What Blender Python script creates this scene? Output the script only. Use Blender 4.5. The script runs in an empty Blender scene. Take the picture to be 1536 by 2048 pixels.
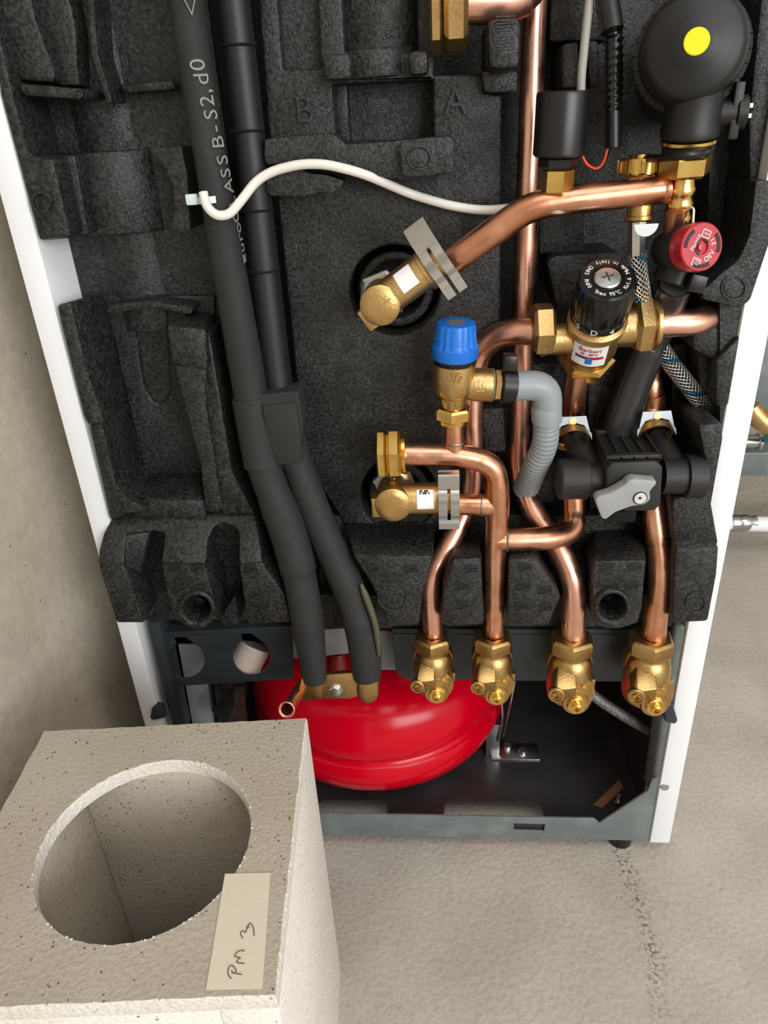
import bpy, bmesh, math, random
from mathutils import Vector, Matrix
random.seed(7)
scene = bpy.context.scene
col = scene.collection
V = Vector

# ------------------------------------------------------------------ camera
F = 1464.0
CAM = V((.333, -.599, .787))
_p, _y, _r = math.radians(27.79), math.radians(4.685), math.radians(-3.328)
FWD = V((-math.sin(_y) * math.cos(_p), math.cos(_y) * math.cos(_p), -math.sin(_p)))
_rt = V((math.cos(_y), math.sin(_y), 0))
_up = _rt.cross(FWD)
RT = math.cos(_r) * _rt + math.sin(_r) * _up
UP = -math.sin(_r) * _rt + math.cos(_r) * _up
cd = bpy.data.cameras.new('camera')
cd.sensor_fit = 'VERTICAL'
cd.sensor_height = 36
cd.lens = F / 2048 * 36
cd.clip_start = .01
cam = bpy.data.objects.new('camera', cd)
col.objects.link(cam)
m = Matrix((RT, UP, -FWD)).transposed().to_4x4()
m.translation = CAM
cam.matrix_world = m
scene.camera = cam

# ------------------------------------------------------------------ light
world = bpy.data.worlds.new('World')
scene.world = world
world.use_nodes = True
world.node_tree.nodes['Background'].inputs[0].default_value = (.86, .93, 1, 1)
world.node_tree.nodes['Background'].inputs[1].default_value = 1.2


def area(name, loc, target, sx, sy, power, color):
    l = bpy.data.lights.new(name, 'AREA')
    l.shape = 'RECTANGLE'
    l.size, l.size_y, l.energy, l.color = sx, sy, power, color
    o = bpy.data.objects.new(name, l)
    o.location = loc
    o.rotation_euler = (V(target) - V(loc)).to_track_quat('-Z', 'Y').to_euler()
    col.objects.link(o)


area('window_daylight', (2.0, -2.48, 1.3), (2.0, 0, 1.3), 2.0, 1.4, 76, (.985, .99, 1))
area('overhead_fill', (1.0, -1.1, 2.36), (1.0, -1.1, 0), 1.8, 1.2, 17, (.985, .99, 1))  # added soft fill from above, standing in for ceiling bounce
scene.view_settings.view_transform = 'Standard'
scene.view_settings.look = 'None'
scene.view_settings.exposure = 0.0
scene.view_settings.gamma = 1
scene.view_settings.use_curve_mapping = False


# ------------------------------------------------------------------ helpers
def A(x, y, Y=None, X=None, Z=None):
    """the point of the place seen at photo pixel (x, y), at depth Y (or on X / Z)"""
    d = RT * ((x - 768) / F) + UP * ((1024 - y) / F) + FWD
    i, v = (1, Y) if Y is not None else ((0, X) if X is not None else (2, Z))
    q = CAM + d * ((v - CAM[i]) / d[i])
    if y <= -70:                       # parts that run out of the photo's top go on upward
        q.z += .13
    return q


def sc(P):
    return F / FWD.dot(P - CAM)


def S(r, g, b):
    return tuple(((c / 255) / 12.92 if c / 255 < .04045 else ((c / 255 + .055) / 1.055) ** 2.4) for c in (r, g, b)) + (1,)


ORG = {}


def tag(o, label, cat, group=None, kind=None):
    o['label'] = label
    if cat:
        o['category'] = cat
    if group:
        o['group'] = group
    if kind:
        o['kind'] = kind
    return o


def thing(name, label, cat, loc, group=None):
    o = bpy.data.objects.new(name, None)
    o.empty_display_size = .02
    o.location = loc
    col.objects.link(o)
    ORG[o.name] = V(loc)
    return tag(o, label, cat, group)


def link(name, me, mat, parent, origin):
    o = bpy.data.objects.new(name, me)
    col.objects.link(o)
    ORG[o.name] = V(origin)
    o.location = V(origin) - (ORG[parent.name] if parent else V((0, 0, 0)))
    if parent:
        o.parent = parent
    me.materials.append(mat)
    return o


def fillet(pts, rr, fr, n=7):
    """round the corners of a polyline; returns points and radii"""
    P, Rr = [pts[0]], [rr[0]]
    for i in range(1, len(pts) - 1):
        a, b, c = pts[i - 1], pts[i], pts[i + 1]
        f = fr[i] if isinstance(fr, (list, tuple)) else fr
        da, dc = (a - b), (c - b)
        d = min(f, da.length * .48, dc.length * .48)
        p0, p2 = b + da.normalized() * d, b + dc.normalized() * d
        for k in range(n + 1):
            t = k / n
            P.append(p0 * (1 - t) ** 2 + b * 2 * t * (1 - t) + p2 * t * t)
            Rr.append(rr[i])
    P.append(pts[-1])
    Rr.append(rr[-1])
    return P, Rr


def frame(ax, ref=None):
    ax = V(ax).normalized()
    r = V(ref) if ref is not None else (V((0, 0, 1)) if abs(ax.z) < .9 else V((1, 0, 0)))
    u = (r - ax * r.dot(ax)).normalized()
    return ax, u, ax.cross(u)


class G:
    def __init__(s):
        s.v, s.f, s.uv = [], [], {}

    def add(s, vs, fs):
        b = len(s.v)
        s.v += [V(p) for p in vs]
        s.f += [[i + b for i in f] for f in fs]
        return s

    def tube(s, pts, r, n=22, fr=.03, caps=True, seg=7, rfun=None):
        pts = [V(p) for p in pts]
        rr = list(r) if isinstance(r, (list, tuple)) else [r] * len(pts)
        P, Rr = fillet(pts, rr, fr, seg) if len(pts) > 2 else (pts, rr)
        if rfun:                       # resample evenly for ribbed hoses
            L = [0]
            for i in range(1, len(P)):
                L.append(L[-1] + (P[i] - P[i - 1]).length)
            step, nr = rfun
            N = int(L[-1] / step)
            Q, Qr, j = [], [], 0
            for k in range(N + 1):
                l = L[-1] * k / N
                while j < len(L) - 2 and L[j + 1] < l:
                    j += 1
                t = (l - L[j]) / max(1e-9, L[j + 1] - L[j])
                Q.append(P[j].lerp(P[j + 1], t))
                Qr.append((Rr[j] * (1 - t) + Rr[j + 1] * t) * nr[k % len(nr)])
            P, Rr = Q, Qr
        b = len(s.v)
        T = []
        for i in range(len(P)):
            T.append(((P[min(i + 1, len(P) - 1)] - P[max(i - 1, 0)])).normalized())
        _, u, _w = frame(T[0])
        l = 0
        for i, p in enumerate(P):
            u = (u - T[i] * u.dot(T[i])).normalized()
            w = T[i].cross(u)
            if i:
                l += (p - P[i - 1]).length
            for k in range(n):
                a = 2 * math.pi * k / n
                s.uv[len(s.v)] = (l, k / n)
                s.v.append(p + (u * math.cos(a) + w * math.sin(a)) * Rr[i])
        for i in range(len(P) - 1):
            for k in range(n):
                k2 = (k + 1) % n
                s.f.append([b + i * n + k, b + i * n + k2, b + (i + 1) * n + k2, b + (i + 1) * n + k])
        if caps:
            s.f.append([b + k for k in range(n)][::-1])
            s.f.append([b + (len(P) - 1) * n + k for k in range(n)])
        return s

    def lathe(s, prof, o, ax, n=32, ref=None, cap=(True, True), rot=0):
        ax, u, w = frame(ax, ref)
        b = len(s.v)
        o = V(o)
        for r, h in prof:
            r = max(r, 1e-5)
            for k in range(n):
                a = 2 * math.pi * k / n + rot
                s.v.append(o + ax * h + (u * math.cos(a) + w * math.sin(a)) * r)
        for i in range(len(prof) - 1):
            for k in range(n):
                k2 = (k + 1) % n
                s.f.append([b + i * n + k, b + i * n + k2, b + (i + 1) * n + k2, b + (i + 1) * n + k])
        if cap[0]:
            s.f.append([b + k for k in range(n)][::-1])
        if cap[1]:
            s.f.append([b + (len(prof) - 1) * n + k for k in range(n)])
        return s

    def hexn(s, o, ax, R, h, hole=0, rot=0, ref=None):
        """hexagon nut with turned faces: R over the corners, from o along ax"""
        c = min(.12 * R, h * .2)
        ri = R * .87
        pr = [(hole or 1e-5, 0), (ri, 0), (R, c), (R, h - c), (ri, h), (hole or 1e-5, h)]
        if hole:
            pr.append((hole, h * .5))
        return s.lathe(pr, o, ax, 6, ref, (not hole, not hole), rot)

    def ext(s, poly, vec, back=None):
        poly = [V(p) for p in poly]
        bk = [V(p) for p in back] if back else [p + V(vec) for p in poly]
        n = len(poly)
        b = len(s.v)
        s.v += poly + bk
        s.f.append([b + i for i in range(n)])
        s.f.append([b + n + i for i in range(n)][::-1])
        for i in range(n):
            j = (i + 1) % n
            s.f.append([b + j, b + i, b + n + i, b + n + j])
        return s

    def box(s, lo, hi):
        x0, y0, z0 = lo
        x1, y1, z1 = hi
        return s.ext([(x0, y0, z0), (x1, y0, z0), (x1, y0, z1), (x0, y0, z1)], (0, y1 - y0, 0))

    def obox(s, c, ex, ey, ez):
        c, ex, ey, ez = V(c), V(ex), V(ey), V(ez)
        return s.ext([c - ex - ey - ez, c + ex - ey - ez, c + ex - ey + ez, c - ex - ey + ez], ey * 2)

    def build(s, name, mat, parent=None, bev=0, seg=2, ang=32, smooth=True, origin=None, bang=25):
        bm = bmesh.new()
        uvd = s.uv
        vs = [bm.verts.new(p) for p in s.v]
        for f in s.f:
            try:
                bm.faces.new([vs[i] for i in f])
            except ValueError:
                pass
        uvl = None
        if uvd:
            uvl = bm.loops.layers.uv.new('UVMap')
            bm.verts.index_update()
            for f in bm.faces:
                us = [uvd.get(l.vert.index, (0, 0)) for l in f.loops]
                wrap = max(u[1] for u in us) - min(u[1] for u in us) > .5
                for l, u in zip(f.loops, us):
                    l[uvl].uv = (u[0], u[1] + (1 if wrap and u[1] < .5 else 0))
        bmesh.ops.remove_doubles(bm, verts=bm.verts, dist=2e-6)
        bmesh.ops.recalc_face_normals(bm, faces=bm.faces)
        if bev:
            es = [e for e in bm.edges if len(e.link_faces) == 2 and e.calc_face_angle(0) > math.radians(bang)]
            bmesh.ops.bevel(bm, geom=es, offset=bev, segments=seg, affect='EDGES', profile=.5, clamp_overlap=True)
        big = [f for f in bm.faces if len(f.verts) > 4]
        if big:
            bmesh.ops.triangulate(bm, faces=big)
        if origin is None:
            xs = [v.co for v in bm.verts]
            origin = V(((min(p.x for p in xs) + max(p.x for p in xs)) / 2,
                        (min(p.y for p in xs) + max(p.y for p in xs)) / 2, min(p.z for p in xs)))
        bmesh.ops.translate(bm, verts=bm.verts, vec=-V(origin))
        me = bpy.data.meshes.new(name)
        bm.to_mesh(me)
        bm.free()
        if smooth:
            me.polygons.foreach_set('use_smooth', [True] * len(me.polygons))
            me.set_sharp_from_angle(angle=math.radians(ang))
        return link(name, me, mat, parent, origin)


def curve_mesh(splines, name, mat, parent, Yf, Yb, bev, seg=2):
    """flat outlines (world x,z; later outlines are holes) extruded from Yf back to Yb, edges rounded"""
    cu = bpy.data.curves.new('c', 'CURVE')
    cu.dimensions = '2D'
    cu.fill_mode = 'BOTH'
    cu.extrude = abs(Yb - Yf) / 2 - bev
    cu.bevel_depth = bev
    cu.bevel_resolution = seg
    cu.offset = -bev
    for sp in splines:
        q = cu.splines.new('POLY')
        q.points.add(len(sp) - 1)
        for p, (x, z) in zip(q.points, sp):
            p.co = (x, z, 0, 1)
        q.use_cyclic_u = True
    t = bpy.data.objects.new('t', cu)
    col.objects.link(t)
    dg = bpy.context.evaluated_depsgraph_get()
    me0 = t.evaluated_get(dg).to_mesh()
    g = G()
    ym = (Yf + Yb) / 2
    g.add([(v.co.x, ym - v.co.z, v.co.y) for v in me0.vertices], [list(p.vertices) for p in me0.polygons])
    bpy.data.objects.remove(t)
    bpy.data.curves.remove(cu)
    return g.build(name, mat, parent)


def rpoly(pts, r, n=4):
    """round a polygon's corners (pixels or metres)"""
    out = []
    N = len(pts)
    for i in range(N):
        a, b, c = V(pts[i - 1]).to_2d(), V(pts[i]).to_2d(), V(pts[(i + 1) % N]).to_2d()
        rr = r[i] if isinstance(r, (list, tuple)) else r
        da, dc = a - b, c - b
        d = min(rr, da.length * .45, dc.length * .45)
        if d < 1e-6:
            out.append(tuple(b))
            continue
        p0, p2 = b + da.normalized() * d, b + dc.normalized() * d
        for k in range(n + 1):
            t = k / n
            out.append(tuple(p0 * (1 - t) ** 2 + b * 2 * t * (1 - t) + p2 * t * t))
    return out


def circ(c, r, n=40):
    return [(c[0] + r * math.cos(2 * math.pi * k / n), c[1] + r * math.sin(2 * math.pi * k / n)) for k in range(n)]


def plate(name, polys, Yf, Yb, mat, parent, bev=.002, rnd=0):
    """polys: photo outlines of the front face lying at depth Yf (first outer, then holes)"""
    sp = []
    for i, po in enumerate(polys):
        if rnd and i == 0:
            po = rpoly(po, rnd)
        sp.append([(q.x, q.z) for q in (A(x, y, Yf) for x, y in po)])
    return curve_mesh(sp, name, mat, parent, Yf, Yb, bev)


def slab(name, poly, Yf, Yb, mat, parent, over=None, bev=.002, rnd=0, seg=2, clamp=None):
    """like plate, solid; over = {index: (x, y)} gives the back face's own photo points"""
    if rnd:
        poly = rpoly(poly, rnd)
    fr = [A(x, y, Yf) for x, y in poly]
    bk = [V((p.x, Yb, p.z)) for p in fr]
    for i, q in (over or {}).items():
        bk[i] = A(q[0], q[1], Yb)
    if clamp:                          # keep foam between the side panels
        for pts_, yy in ((fr, Yf), (bk, Yb)):
            if yy > .0005:
                for p in pts_:
                    p.x = min(max(p.x, clamp[0]), clamp[1])
    return G().ext(fr, None, bk).build(name, mat, parent, bev=bev, seg=seg)


def txt(s, size, o, xd, yd, mat, parent, depth=.0002, name='lettering', align='CENTER', bend=None, G_only=None):
    """lettering: o centre, xd baseline direction, yd up direction"""
    cu = bpy.data.curves.new('t', 'FONT')
    cu.body = s
    cu.size = size
    cu.extrude = depth
    cu.align_x = align
    cu.align_y = 'CENTER'
    cu.resolution_u = 3
    t = bpy.data.objects.new('t', cu)
    col.objects.link(t)
    me0 = t.evaluated_get(bpy.context.evaluated_depsgraph_get()).to_mesh()
    xd, yd = V(xd).normalized(), V(yd).normalized()
    zd = xd.cross(yd)
    vs = []
    for v in me0.vertices:
        if bend:                      # wrap round a cylinder of radius bend about yd
            a = v.co.x / bend
            vs.append(V(o) + xd * (math.sin(a) * bend) + zd * ((math.cos(a) - 1) * bend + v.co.z) + yd * v.co.y)
        else:
            vs.append(V(o) + xd * v.co.x + yd * v.co.y + zd * v.co.z)
    fs = [list(p.vertices) for p in me0.polygons]
    bpy.data.objects.remove(t)
    bpy.data.curves.remove(cu)
    g = G_only or G()
    g.add(vs, fs)
    if G_only is None:
        return g.build(name, mat, parent, smooth=False)


# ------------------------------------------------------------------ materials
def mat(name, c, metal=0, rough=.5, spec=.5, bump=None, var=None, coat=0, trans=0, alpha=1, build=None, scratch=None):
    """bump=(scale, strength, detail); var=(scale, colour2, lo, hi)"""
    m = bpy.data.materials.new(name)
    m.use_nodes = True
    nt = m.node_tree
    b = nt.nodes['Principled BSDF']
    b.inputs['Base Color'].default_value = c
    b.inputs['Metallic'].default_value = metal
    b.inputs['Roughness'].default_value = rough
    b.inputs['Specular IOR Level'].default_value = spec
    b.inputs['Coat Weight'].default_value = coat
    b.inputs['Transmission Weight'].default_value = trans
    b.inputs['Alpha'].default_value = alpha
    N = nt.nodes.new
    tc = N('ShaderNodeTexCoord')
    if var:
        nz = N('ShaderNodeTexNoise')
        nz.inputs['Scale'].default_value = var[0]
        nz.inputs['Detail'].default_value = 4
        nt.links.new(tc.outputs['Object'], nz.inputs['Vector'])
        rp = N('ShaderNodeValToRGB')
        rp.color_ramp.elements[0].position, rp.color_ramp.elements[1].position = var[2], var[3]
        rp.color_ramp.elements[0].color, rp.color_ramp.elements[1].color = c, var[1]
        nt.links.new(nz.outputs[0], rp.inputs[0])
        nt.links.new(rp.outputs[0], b.inputs['Base Color'])
    if bump:
        nz = N('ShaderNodeTexNoise')
        nz.inputs['Scale'].default_value = bump[0]
        nz.inputs['Detail'].default_value = bump[2] if len(bump) > 2 else 3
        nt.links.new(tc.outputs['Object'], nz.inputs['Vector'])
        bp = N('ShaderNodeBump')
        bp.inputs['Strength'].default_value = bump[1]
        bp.inputs['Distance'].default_value = .001
        nt.links.new(nz.outputs[0], bp.inputs['Height'])
        nt.links.new(bp.outputs[0], b.inputs['Normal'])
    if build:
        build(nt, b, tc)
    return m


def foam_nodes(nt, b, tc):
    N, L = nt.nodes.new, nt.links.new
    vo = N('ShaderNodeTexVoronoi')
    vo.feature = 'DISTANCE_TO_EDGE'
    vo.inputs['Scale'].default_value = 430
    L(tc.outputs['Object'], vo.inputs['Vector'])
    mr = N('ShaderNodeMapRange')
    mr.inputs['From Max'].default_value = .12
    L(vo.outputs['Distance'], mr.inputs['Value'])
    nz = N('ShaderNodeTexNoise')
    nz.inputs['Scale'].default_value = 480
    nz.inputs['Detail'].default_value = 3
    L(tc.outputs['Object'], nz.inputs['Vector'])
    nb = N('ShaderNodeTexNoise')
    nb.inputs['Scale'].default_value = 45
    nb.inputs['Detail'].default_value = 5
    L(tc.outputs['Object'], nb.inputs['Vector'])
    # pits between beads only here and there
    ms = N('ShaderNodeMath')
    ms.operation = 'GREATER_THAN'
    ms.inputs[1].default_value = .56
    L(nb.outputs[0], ms.inputs[0])
    mx = N('ShaderNodeMix')
    mx.data_type = 'FLOAT'
    mx.inputs['A'].default_value = 1
    L(mr.outputs[0], mx.inputs['B'])
    ma = N('ShaderNodeMath')
    ma.operation = 'MULTIPLY_ADD'
    ma.inputs[1].default_value = .35
    ma.inputs[2].default_value = .12
    L(ms.outputs[0], ma.inputs[0])
    L(ma.outputs[0], mx.inputs['Factor'])
    ad = N('ShaderNodeMath')
    ad.operation = 'MULTIPLY_ADD'
    ad.inputs[1].default_value = 1.3
    L(nz.outputs[0], ad.inputs[0])
    L(mx.outputs['Result'], ad.inputs[2])
    bp = N('ShaderNodeBump')
    bp.inputs['Strength'].default_value = .5
    bp.inputs['Distance'].default_value = .0010
    L(ad.outputs[0], bp.inputs['Height'])
    L(bp.outputs[0], b.inputs['Normal'])
    rp = N('ShaderNodeValToRGB')
    e = rp.color_ramp.elements
    e[0].position, e[1].position = .35, .7
    e[0].color, e[1].color = (.0105, .0105, .0102, 1), (.021, .021, .0203, 1)
    L(nb.outputs[0], rp.inputs[0])
    m2 = N('ShaderNodeMix')
    m2.data_type = 'RGBA'
    m2.inputs['A'].default_value = (.006, .006, .006, 1)
    L(mx.outputs['Result'], m2.inputs['Factor'])
    L(rp.outputs[0], m2.inputs['B'])
    # pale speckle of the bead skins
    sk = N('ShaderNodeMapRange')
    sk.inputs['From Min'].default_value = .36
    sk.inputs['From Max'].default_value = .70
    sk.inputs['To Min'].default_value = .35
    sk.inputs['To Max'].default_value = 2.6
    n5 = N('ShaderNodeTexNoise')
    n5.inputs['Scale'].default_value = 340
    n5.inputs['Detail'].default_value = 2
    L(tc.outputs['Object'], n5.inputs['Vector'])
    L(n5.outputs[0], sk.inputs['Value'])
    vm = N('ShaderNodeVectorMath')
    vm.operation = 'SCALE'
    L(m2.outputs['Result'], vm.inputs[0])
    L(sk.outputs[0], vm.inputs['Scale'])
    L(vm.outputs[0], b.inputs['Base Color'])


def copper_nodes(c1, c2, c3, s1, s2):
    def f(nt, b, tc):
        N, L = nt.nodes.new, nt.links.new
        mp = N('ShaderNodeMapping')
        mp.inputs['Scale'].default_value = (1, 1, 1)
        L(tc.outputs['Object'], mp.inputs['Vector'])
        n1 = N('ShaderNodeTexNoise')
        n1.inputs['Scale'].default_value = s1
        n1.inputs['Detail'].default_value = 5
        n1.inputs['Distortion'].default_value = .6
        L(mp.outputs[0], n1.inputs['Vector'])
        rp = N('ShaderNodeValToRGB')
        e = rp.color_ramp.elements
        e[0].position, e[1].position = .35, .62
        e[0].color, e[1].color = c1, c2
        x = rp.color_ramp.elements.new(.74)
        x.color = c3
        L(n1.outputs[0], rp.inputs[0])
        L(rp.outputs[0], b.inputs['Base Color'])
        n2 = N('ShaderNodeTexNoise')
        n2.inputs['Scale'].default_value = s2
        n2.inputs['Detail'].default_value = 4
        L(tc.outputs['Object'], n2.inputs['Vector'])
        mr = N('ShaderNodeMapRange')
        mr.inputs['From Min'].default_value = .3
        mr.inputs['From Max'].default_value = .7
        mr.inputs['To Min'].default_value = .22
        mr.inputs['To Max'].default_value = .42
        L(n2.outputs[0], mr.inputs['Value'])
        L(mr.outputs[0], b.inputs['Roughness'])
    return f


def braid_nodes(nt, b, tc):
    N, L = nt.nodes.new, nt.links.new
    uv = N('ShaderNodeUVMap')
    sp = N('ShaderNodeSeparateXYZ')
    L(uv.outputs[0], sp.inputs[0])

    def lin(ku, kv):
        a = N('ShaderNodeMath')
        a.operation = 'MULTIPLY'
        a.inputs[1].default_value = ku
        L(sp.outputs[0], a.inputs[0])
        c = N('ShaderNodeMath')
        c.operation = 'MULTIPLY_ADD'
        c.inputs[1].default_value = kv
        L(sp.outputs[1], c.inputs[0])
        L(a.outputs[0], c.inputs[2])
        s = N('ShaderNodeMath')
        s.operation = 'SINE'
        L(c.outputs[0], s.inputs[0])
        return s
    s1, s2 = lin(1500, 2 * math.pi * 11), lin(1500, -2 * math.pi * 11)
    mu = N('ShaderNodeMath')
    mu.operation = 'MAXIMUM'
    L(s1.outputs[0], mu.inputs[0])
    L(s2.outputs[0], mu.inputs[1])
    bp = N('ShaderNodeBump')
    bp.inputs['Strength'].default_value = .9
    bp.inputs['Distance'].default_value = .0012
    L(mu.outputs[0], bp.inputs['Height'])
    L(bp.outputs[0], b.inputs['Normal'])
    rp = N('ShaderNodeValToRGB')
    e = rp.color_ramp.elements
    e[0].position, e[1].position = .0, .25
    e[0].color, e[1].color = (.03, .03, .035, 1), (.72, .71, .68, 1)
    L(mu.outputs[0], rp.inputs[0])
    # blue tracer threads
    t = lin(160, 2 * math.pi)
    g = N('ShaderNodeMath')
    g.operation = 'GREATER_THAN'
    g.inputs[1].default_value = .93
    L(t.outputs[0], g.inputs[0])
    mx = N('ShaderNodeMix')
    mx.data_type = 'RGBA'
    L(g.outputs[0], mx.inputs['Factor'])
    L(rp.outputs[0], mx.inputs['A'])
    mx.inputs['B'].default_value = (.05, .22, .36, 1)
    L(mx.outputs['Result'], b.inputs['Base Color'])


def speck_nodes(base, base2, dark, sc_speck, thr, bump):
    def f(nt, b, tc):
        N, L = nt.nodes.new, nt.links.new
        n1 = N('ShaderNodeTexNoise')
        n1.inputs['Scale'].default_value = 9
        n1.inputs['Detail'].default_value = 6
        L(tc.outputs['Object'], n1.inputs['Vector'])
        rp = N('ShaderNodeValToRGB')
        e = rp.color_ramp.elements
        e[0].position, e[1].position = .35, .65
        e[0].color, e[1].color = base, base2
        L(n1.outputs[0], rp.inputs[0])
        vo = N('ShaderNodeTexVoronoi')
        vo.inputs['Scale'].default_value = sc_speck
        L(tc.outputs['Object'], vo.inputs['Vector'])
        lt = N('ShaderNodeMath')
        lt.operation = 'LESS_THAN'
        lt.inputs[1].default_value = thr
        L(vo.outputs['Distance'], lt.inputs[0])
        n2 = N('ShaderNodeTexNoise')
        n2.inputs['Scale'].default_value = sc_speck * .37
        L(tc.outputs['Object'], n2.inputs['Vector'])
        gt = N('ShaderNodeMath')
        gt.operation = 'GREATER_THAN'
        gt.inputs[1].default_value = .55
        L(n2.outputs[0], gt.inputs[0])
        mm = N('ShaderNodeMath')
        mm.operation = 'MULTIPLY'
        L(lt.outputs[0], mm.inputs[0])
        L(gt.outputs[0], mm.inputs[1])
        mx = N('ShaderNodeMix')
        mx.data_type = 'RGBA'
        L(mm.outputs[0], mx.inputs['Factor'])
        L(rp.outputs[0], mx.inputs['A'])
        mx.inputs['B'].default_value = dark
        n3 = N('ShaderNodeTexNoise')
        n3.inputs['Scale'].default_value = bump[0]
        n3.inputs['Detail'].default_value = 5
        L(tc.outputs['Object'], n3.inputs['Vector'])
        # fine mottling
        m3 = N('ShaderNodeMix')
        m3.data_type = 'RGBA'
        m3.blend_type = 'MULTIPLY'
        m3.inputs['Factor'].default_value = .5
        r3 = N('ShaderNodeValToRGB')
        r3.color_ramp.elements[0].position, r3.color_ramp.elements[1].position = .3, .6
        r3.color_ramp.elements[0].color = (.72, .72, .72, 1)
        L(n3.outputs[0], r3.inputs[0])
        L(mx.outputs['Result'], m3.inputs['A'])
        L(r3.outputs[0], m3.inputs['B'])
        L(m3.outputs['Result'], b.inputs['Base Color'])
        bp = N('ShaderNodeBump')
        bp.inputs['Strength'].default_value = bump[1]
        bp.inputs['Distance'].default_value = .002
        L(n3.outputs[0], bp.inputs['Height'])
        L(bp.outputs[0], b.inputs['Normal'])
    return f


def floor_nodes(nt, b, tc):
    speck_nodes(S(180, 172, 161), S(194, 187, 176), S(140, 131, 120), 160, .10, (170, .55))(nt, b, tc)
    N, L = nt.nodes.new, nt.links.new
    src = b.inputs['Base Color'].links[0].from_socket
    # scuffed dark trail of grit running from the cabinet's foot toward the viewer
    sp = N('ShaderNodeSeparateXYZ')
    L(tc.outputs['Object'], sp.inputs[0])
    ng = N('ShaderNodeTexNoise')
    ng.inputs['Scale'].default_value = 14
    L(tc.outputs['Object'], ng.inputs['Vector'])
    off = N('ShaderNodeMath')
    off.operation = 'MULTIPLY_ADD'
    off.inputs[1].default_value = .05
    L(ng.outputs[0], off.inputs[0])
    ln = N('ShaderNodeMath')
    ln.operation = 'MULTIPLY_ADD'
    ln.inputs[1].default_value = .02          # x drifts with y
    ln.inputs[2].default_value = -.568
    L(sp.outputs[1], ln.inputs[0])
    ax = N('ShaderNodeMath')
    ax.operation = 'ADD'
    L(sp.outputs[0], ax.inputs[0])
    L(ln.outputs[0], ax.inputs[1])
    L(ax.outputs[0], off.inputs[2])
    ab = N('ShaderNodeMath')
    ab.operation = 'ABSOLUTE'
    L(off.outputs[0], ab.inputs[0])
    mr = N('ShaderNodeMapRange')
    mr.inputs['From Min'].default_value = .002
    mr.inputs['From Max'].default_value = .017
    mr.inputs['To Min'].default_value = 1
    mr.inputs['To Max'].default_value = 0
    L(ab.outputs[0], mr.inputs['Value'])
    my = N('ShaderNodeMapRange')
    my.inputs['From Min'].default_value = -.24
    my.inputs['From Max'].default_value = -.12
    L(sp.outputs[1], my.inputs['Value'])
    n4 = N('ShaderNodeTexNoise')
    n4.inputs['Scale'].default_value = 230
    n4.inputs['Detail'].default_value = 2
    L(tc.outputs['Object'], n4.inputs['Vector'])
    r4 = N('ShaderNodeMapRange')
    r4.inputs['From Min'].default_value = .52
    r4.inputs['From Max'].default_value = .6
    L(n4.outputs[0], r4.inputs['Value'])
    m1 = N('ShaderNodeMath')
    m1.operation = 'MULTIPLY'
    L(mr.outputs[0], m1.inputs[0])
    L(r4.outputs[0], m1.inputs[1])
    m2 = N('ShaderNodeMath')
    m2.operation = 'MULTIPLY'
    m2.inputs[1].default_value = .75
    L(m1.outputs[0], m2.inputs[0])
    m3 = N('ShaderNodeMath')
    m3.operation = 'MULTIPLY'
    L(m2.outputs[0], m3.inputs[0])
    L(my.outputs[0], m3.inputs[1])
    mx = N('ShaderNodeMix')
    mx.data_type = 'RGBA'
    L(m3.outputs[0], mx.inputs['Factor'])
    L(src, mx.inputs['A'])
    mx.inputs['B'].default_value = S(86, 76, 66)
    L(mx.outputs['Result'], b.inputs['Base Color'])


FOAM = mat('black_foam', (.03, .03, .03, 1), rough=.46, spec=.42, build=foam_nodes)
COPPER = mat('copper_bright', (.8, .4, .28, 1), 1, .25, build=copper_nodes((.78, .39, .27, 1), (.90, .53, .41, 1), (.76, .36, .24, 1), 14, 60))
COPPER_H = mat('copper_heated', (.7, .35, .2, 1), 1, .3, build=copper_nodes((.58, .26, .13, 1), (.84, .44, .30, 1), (.66, .46, .34, 1), 28, 70))
COPPER_D = mat('copper_brown', (.6, .3, .2, 1), 1, .3, build=copper_nodes((.54, .24, .13, 1), (.74, .37, .24, 1), (.58, .40, .30, 1), 25, 60))
BRASS = mat('brass_cast', S(206, 174, 118), 1, .38, bump=(500, .25), var=(40, S(188, 152, 96), .4, .65))
BRASS_Y = mat('brass_turned', S(232, 198, 120), 1, .24, var=(60, S(214, 174, 96), .4, .65))
BRASS_D = mat('brass_valve', S(192, 160, 104), 1, .36, bump=(600, .2), var=(50, S(168, 134, 82), .4, .65))
STEEL = mat('stainless_steel', (.56, .56, .56, 1), 1, .24, bump=(200, .05))
ZINC = mat('zinc_plated', (.62, .66, .68, 1), 1, .3, bump=(300, .1))
WHITE = mat('white_enamel', S(238, 240, 243), 0, .35)
GREY_M = mat('grey_painted_steel', S(104, 112, 112), 0, .38, var=(30, S(122, 130, 129), .45, .75))
DARK_M = mat('dark_painted_steel', S(44, 50, 54), 0, .34, var=(25, S(50, 57, 61), .4, .7))
PAN = mat('pan_steel', S(50, 50, 52), .0, .22, spec=.6, bump=(300, .05), var=(18, S(62, 61, 62), .4, .7))
INNER = mat('dark_inner_steel', S(44, 43, 45), 0, .3)
RED = mat('red_lacquer', S(204, 0, 30), 0, .2, spec=.3)
RUBBER = mat('black_rubber_foam', S(33, 33, 33), 0, .74, bump=(700, .12), var=(60, S(39, 39, 38), .4, .7))
PLASTIC = mat('black_plastic', S(18, 18, 19), 0, .36)
PLASTIC_M = mat('black_plastic_matt', S(30, 29, 28), 0, .55, bump=(500, .1))
PLASTIC_G = mat('black_plastic_gloss', S(18, 18, 19), 0, .2)
BLUE = mat('blue_plastic', S(18, 108, 205), 0, .35)
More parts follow.
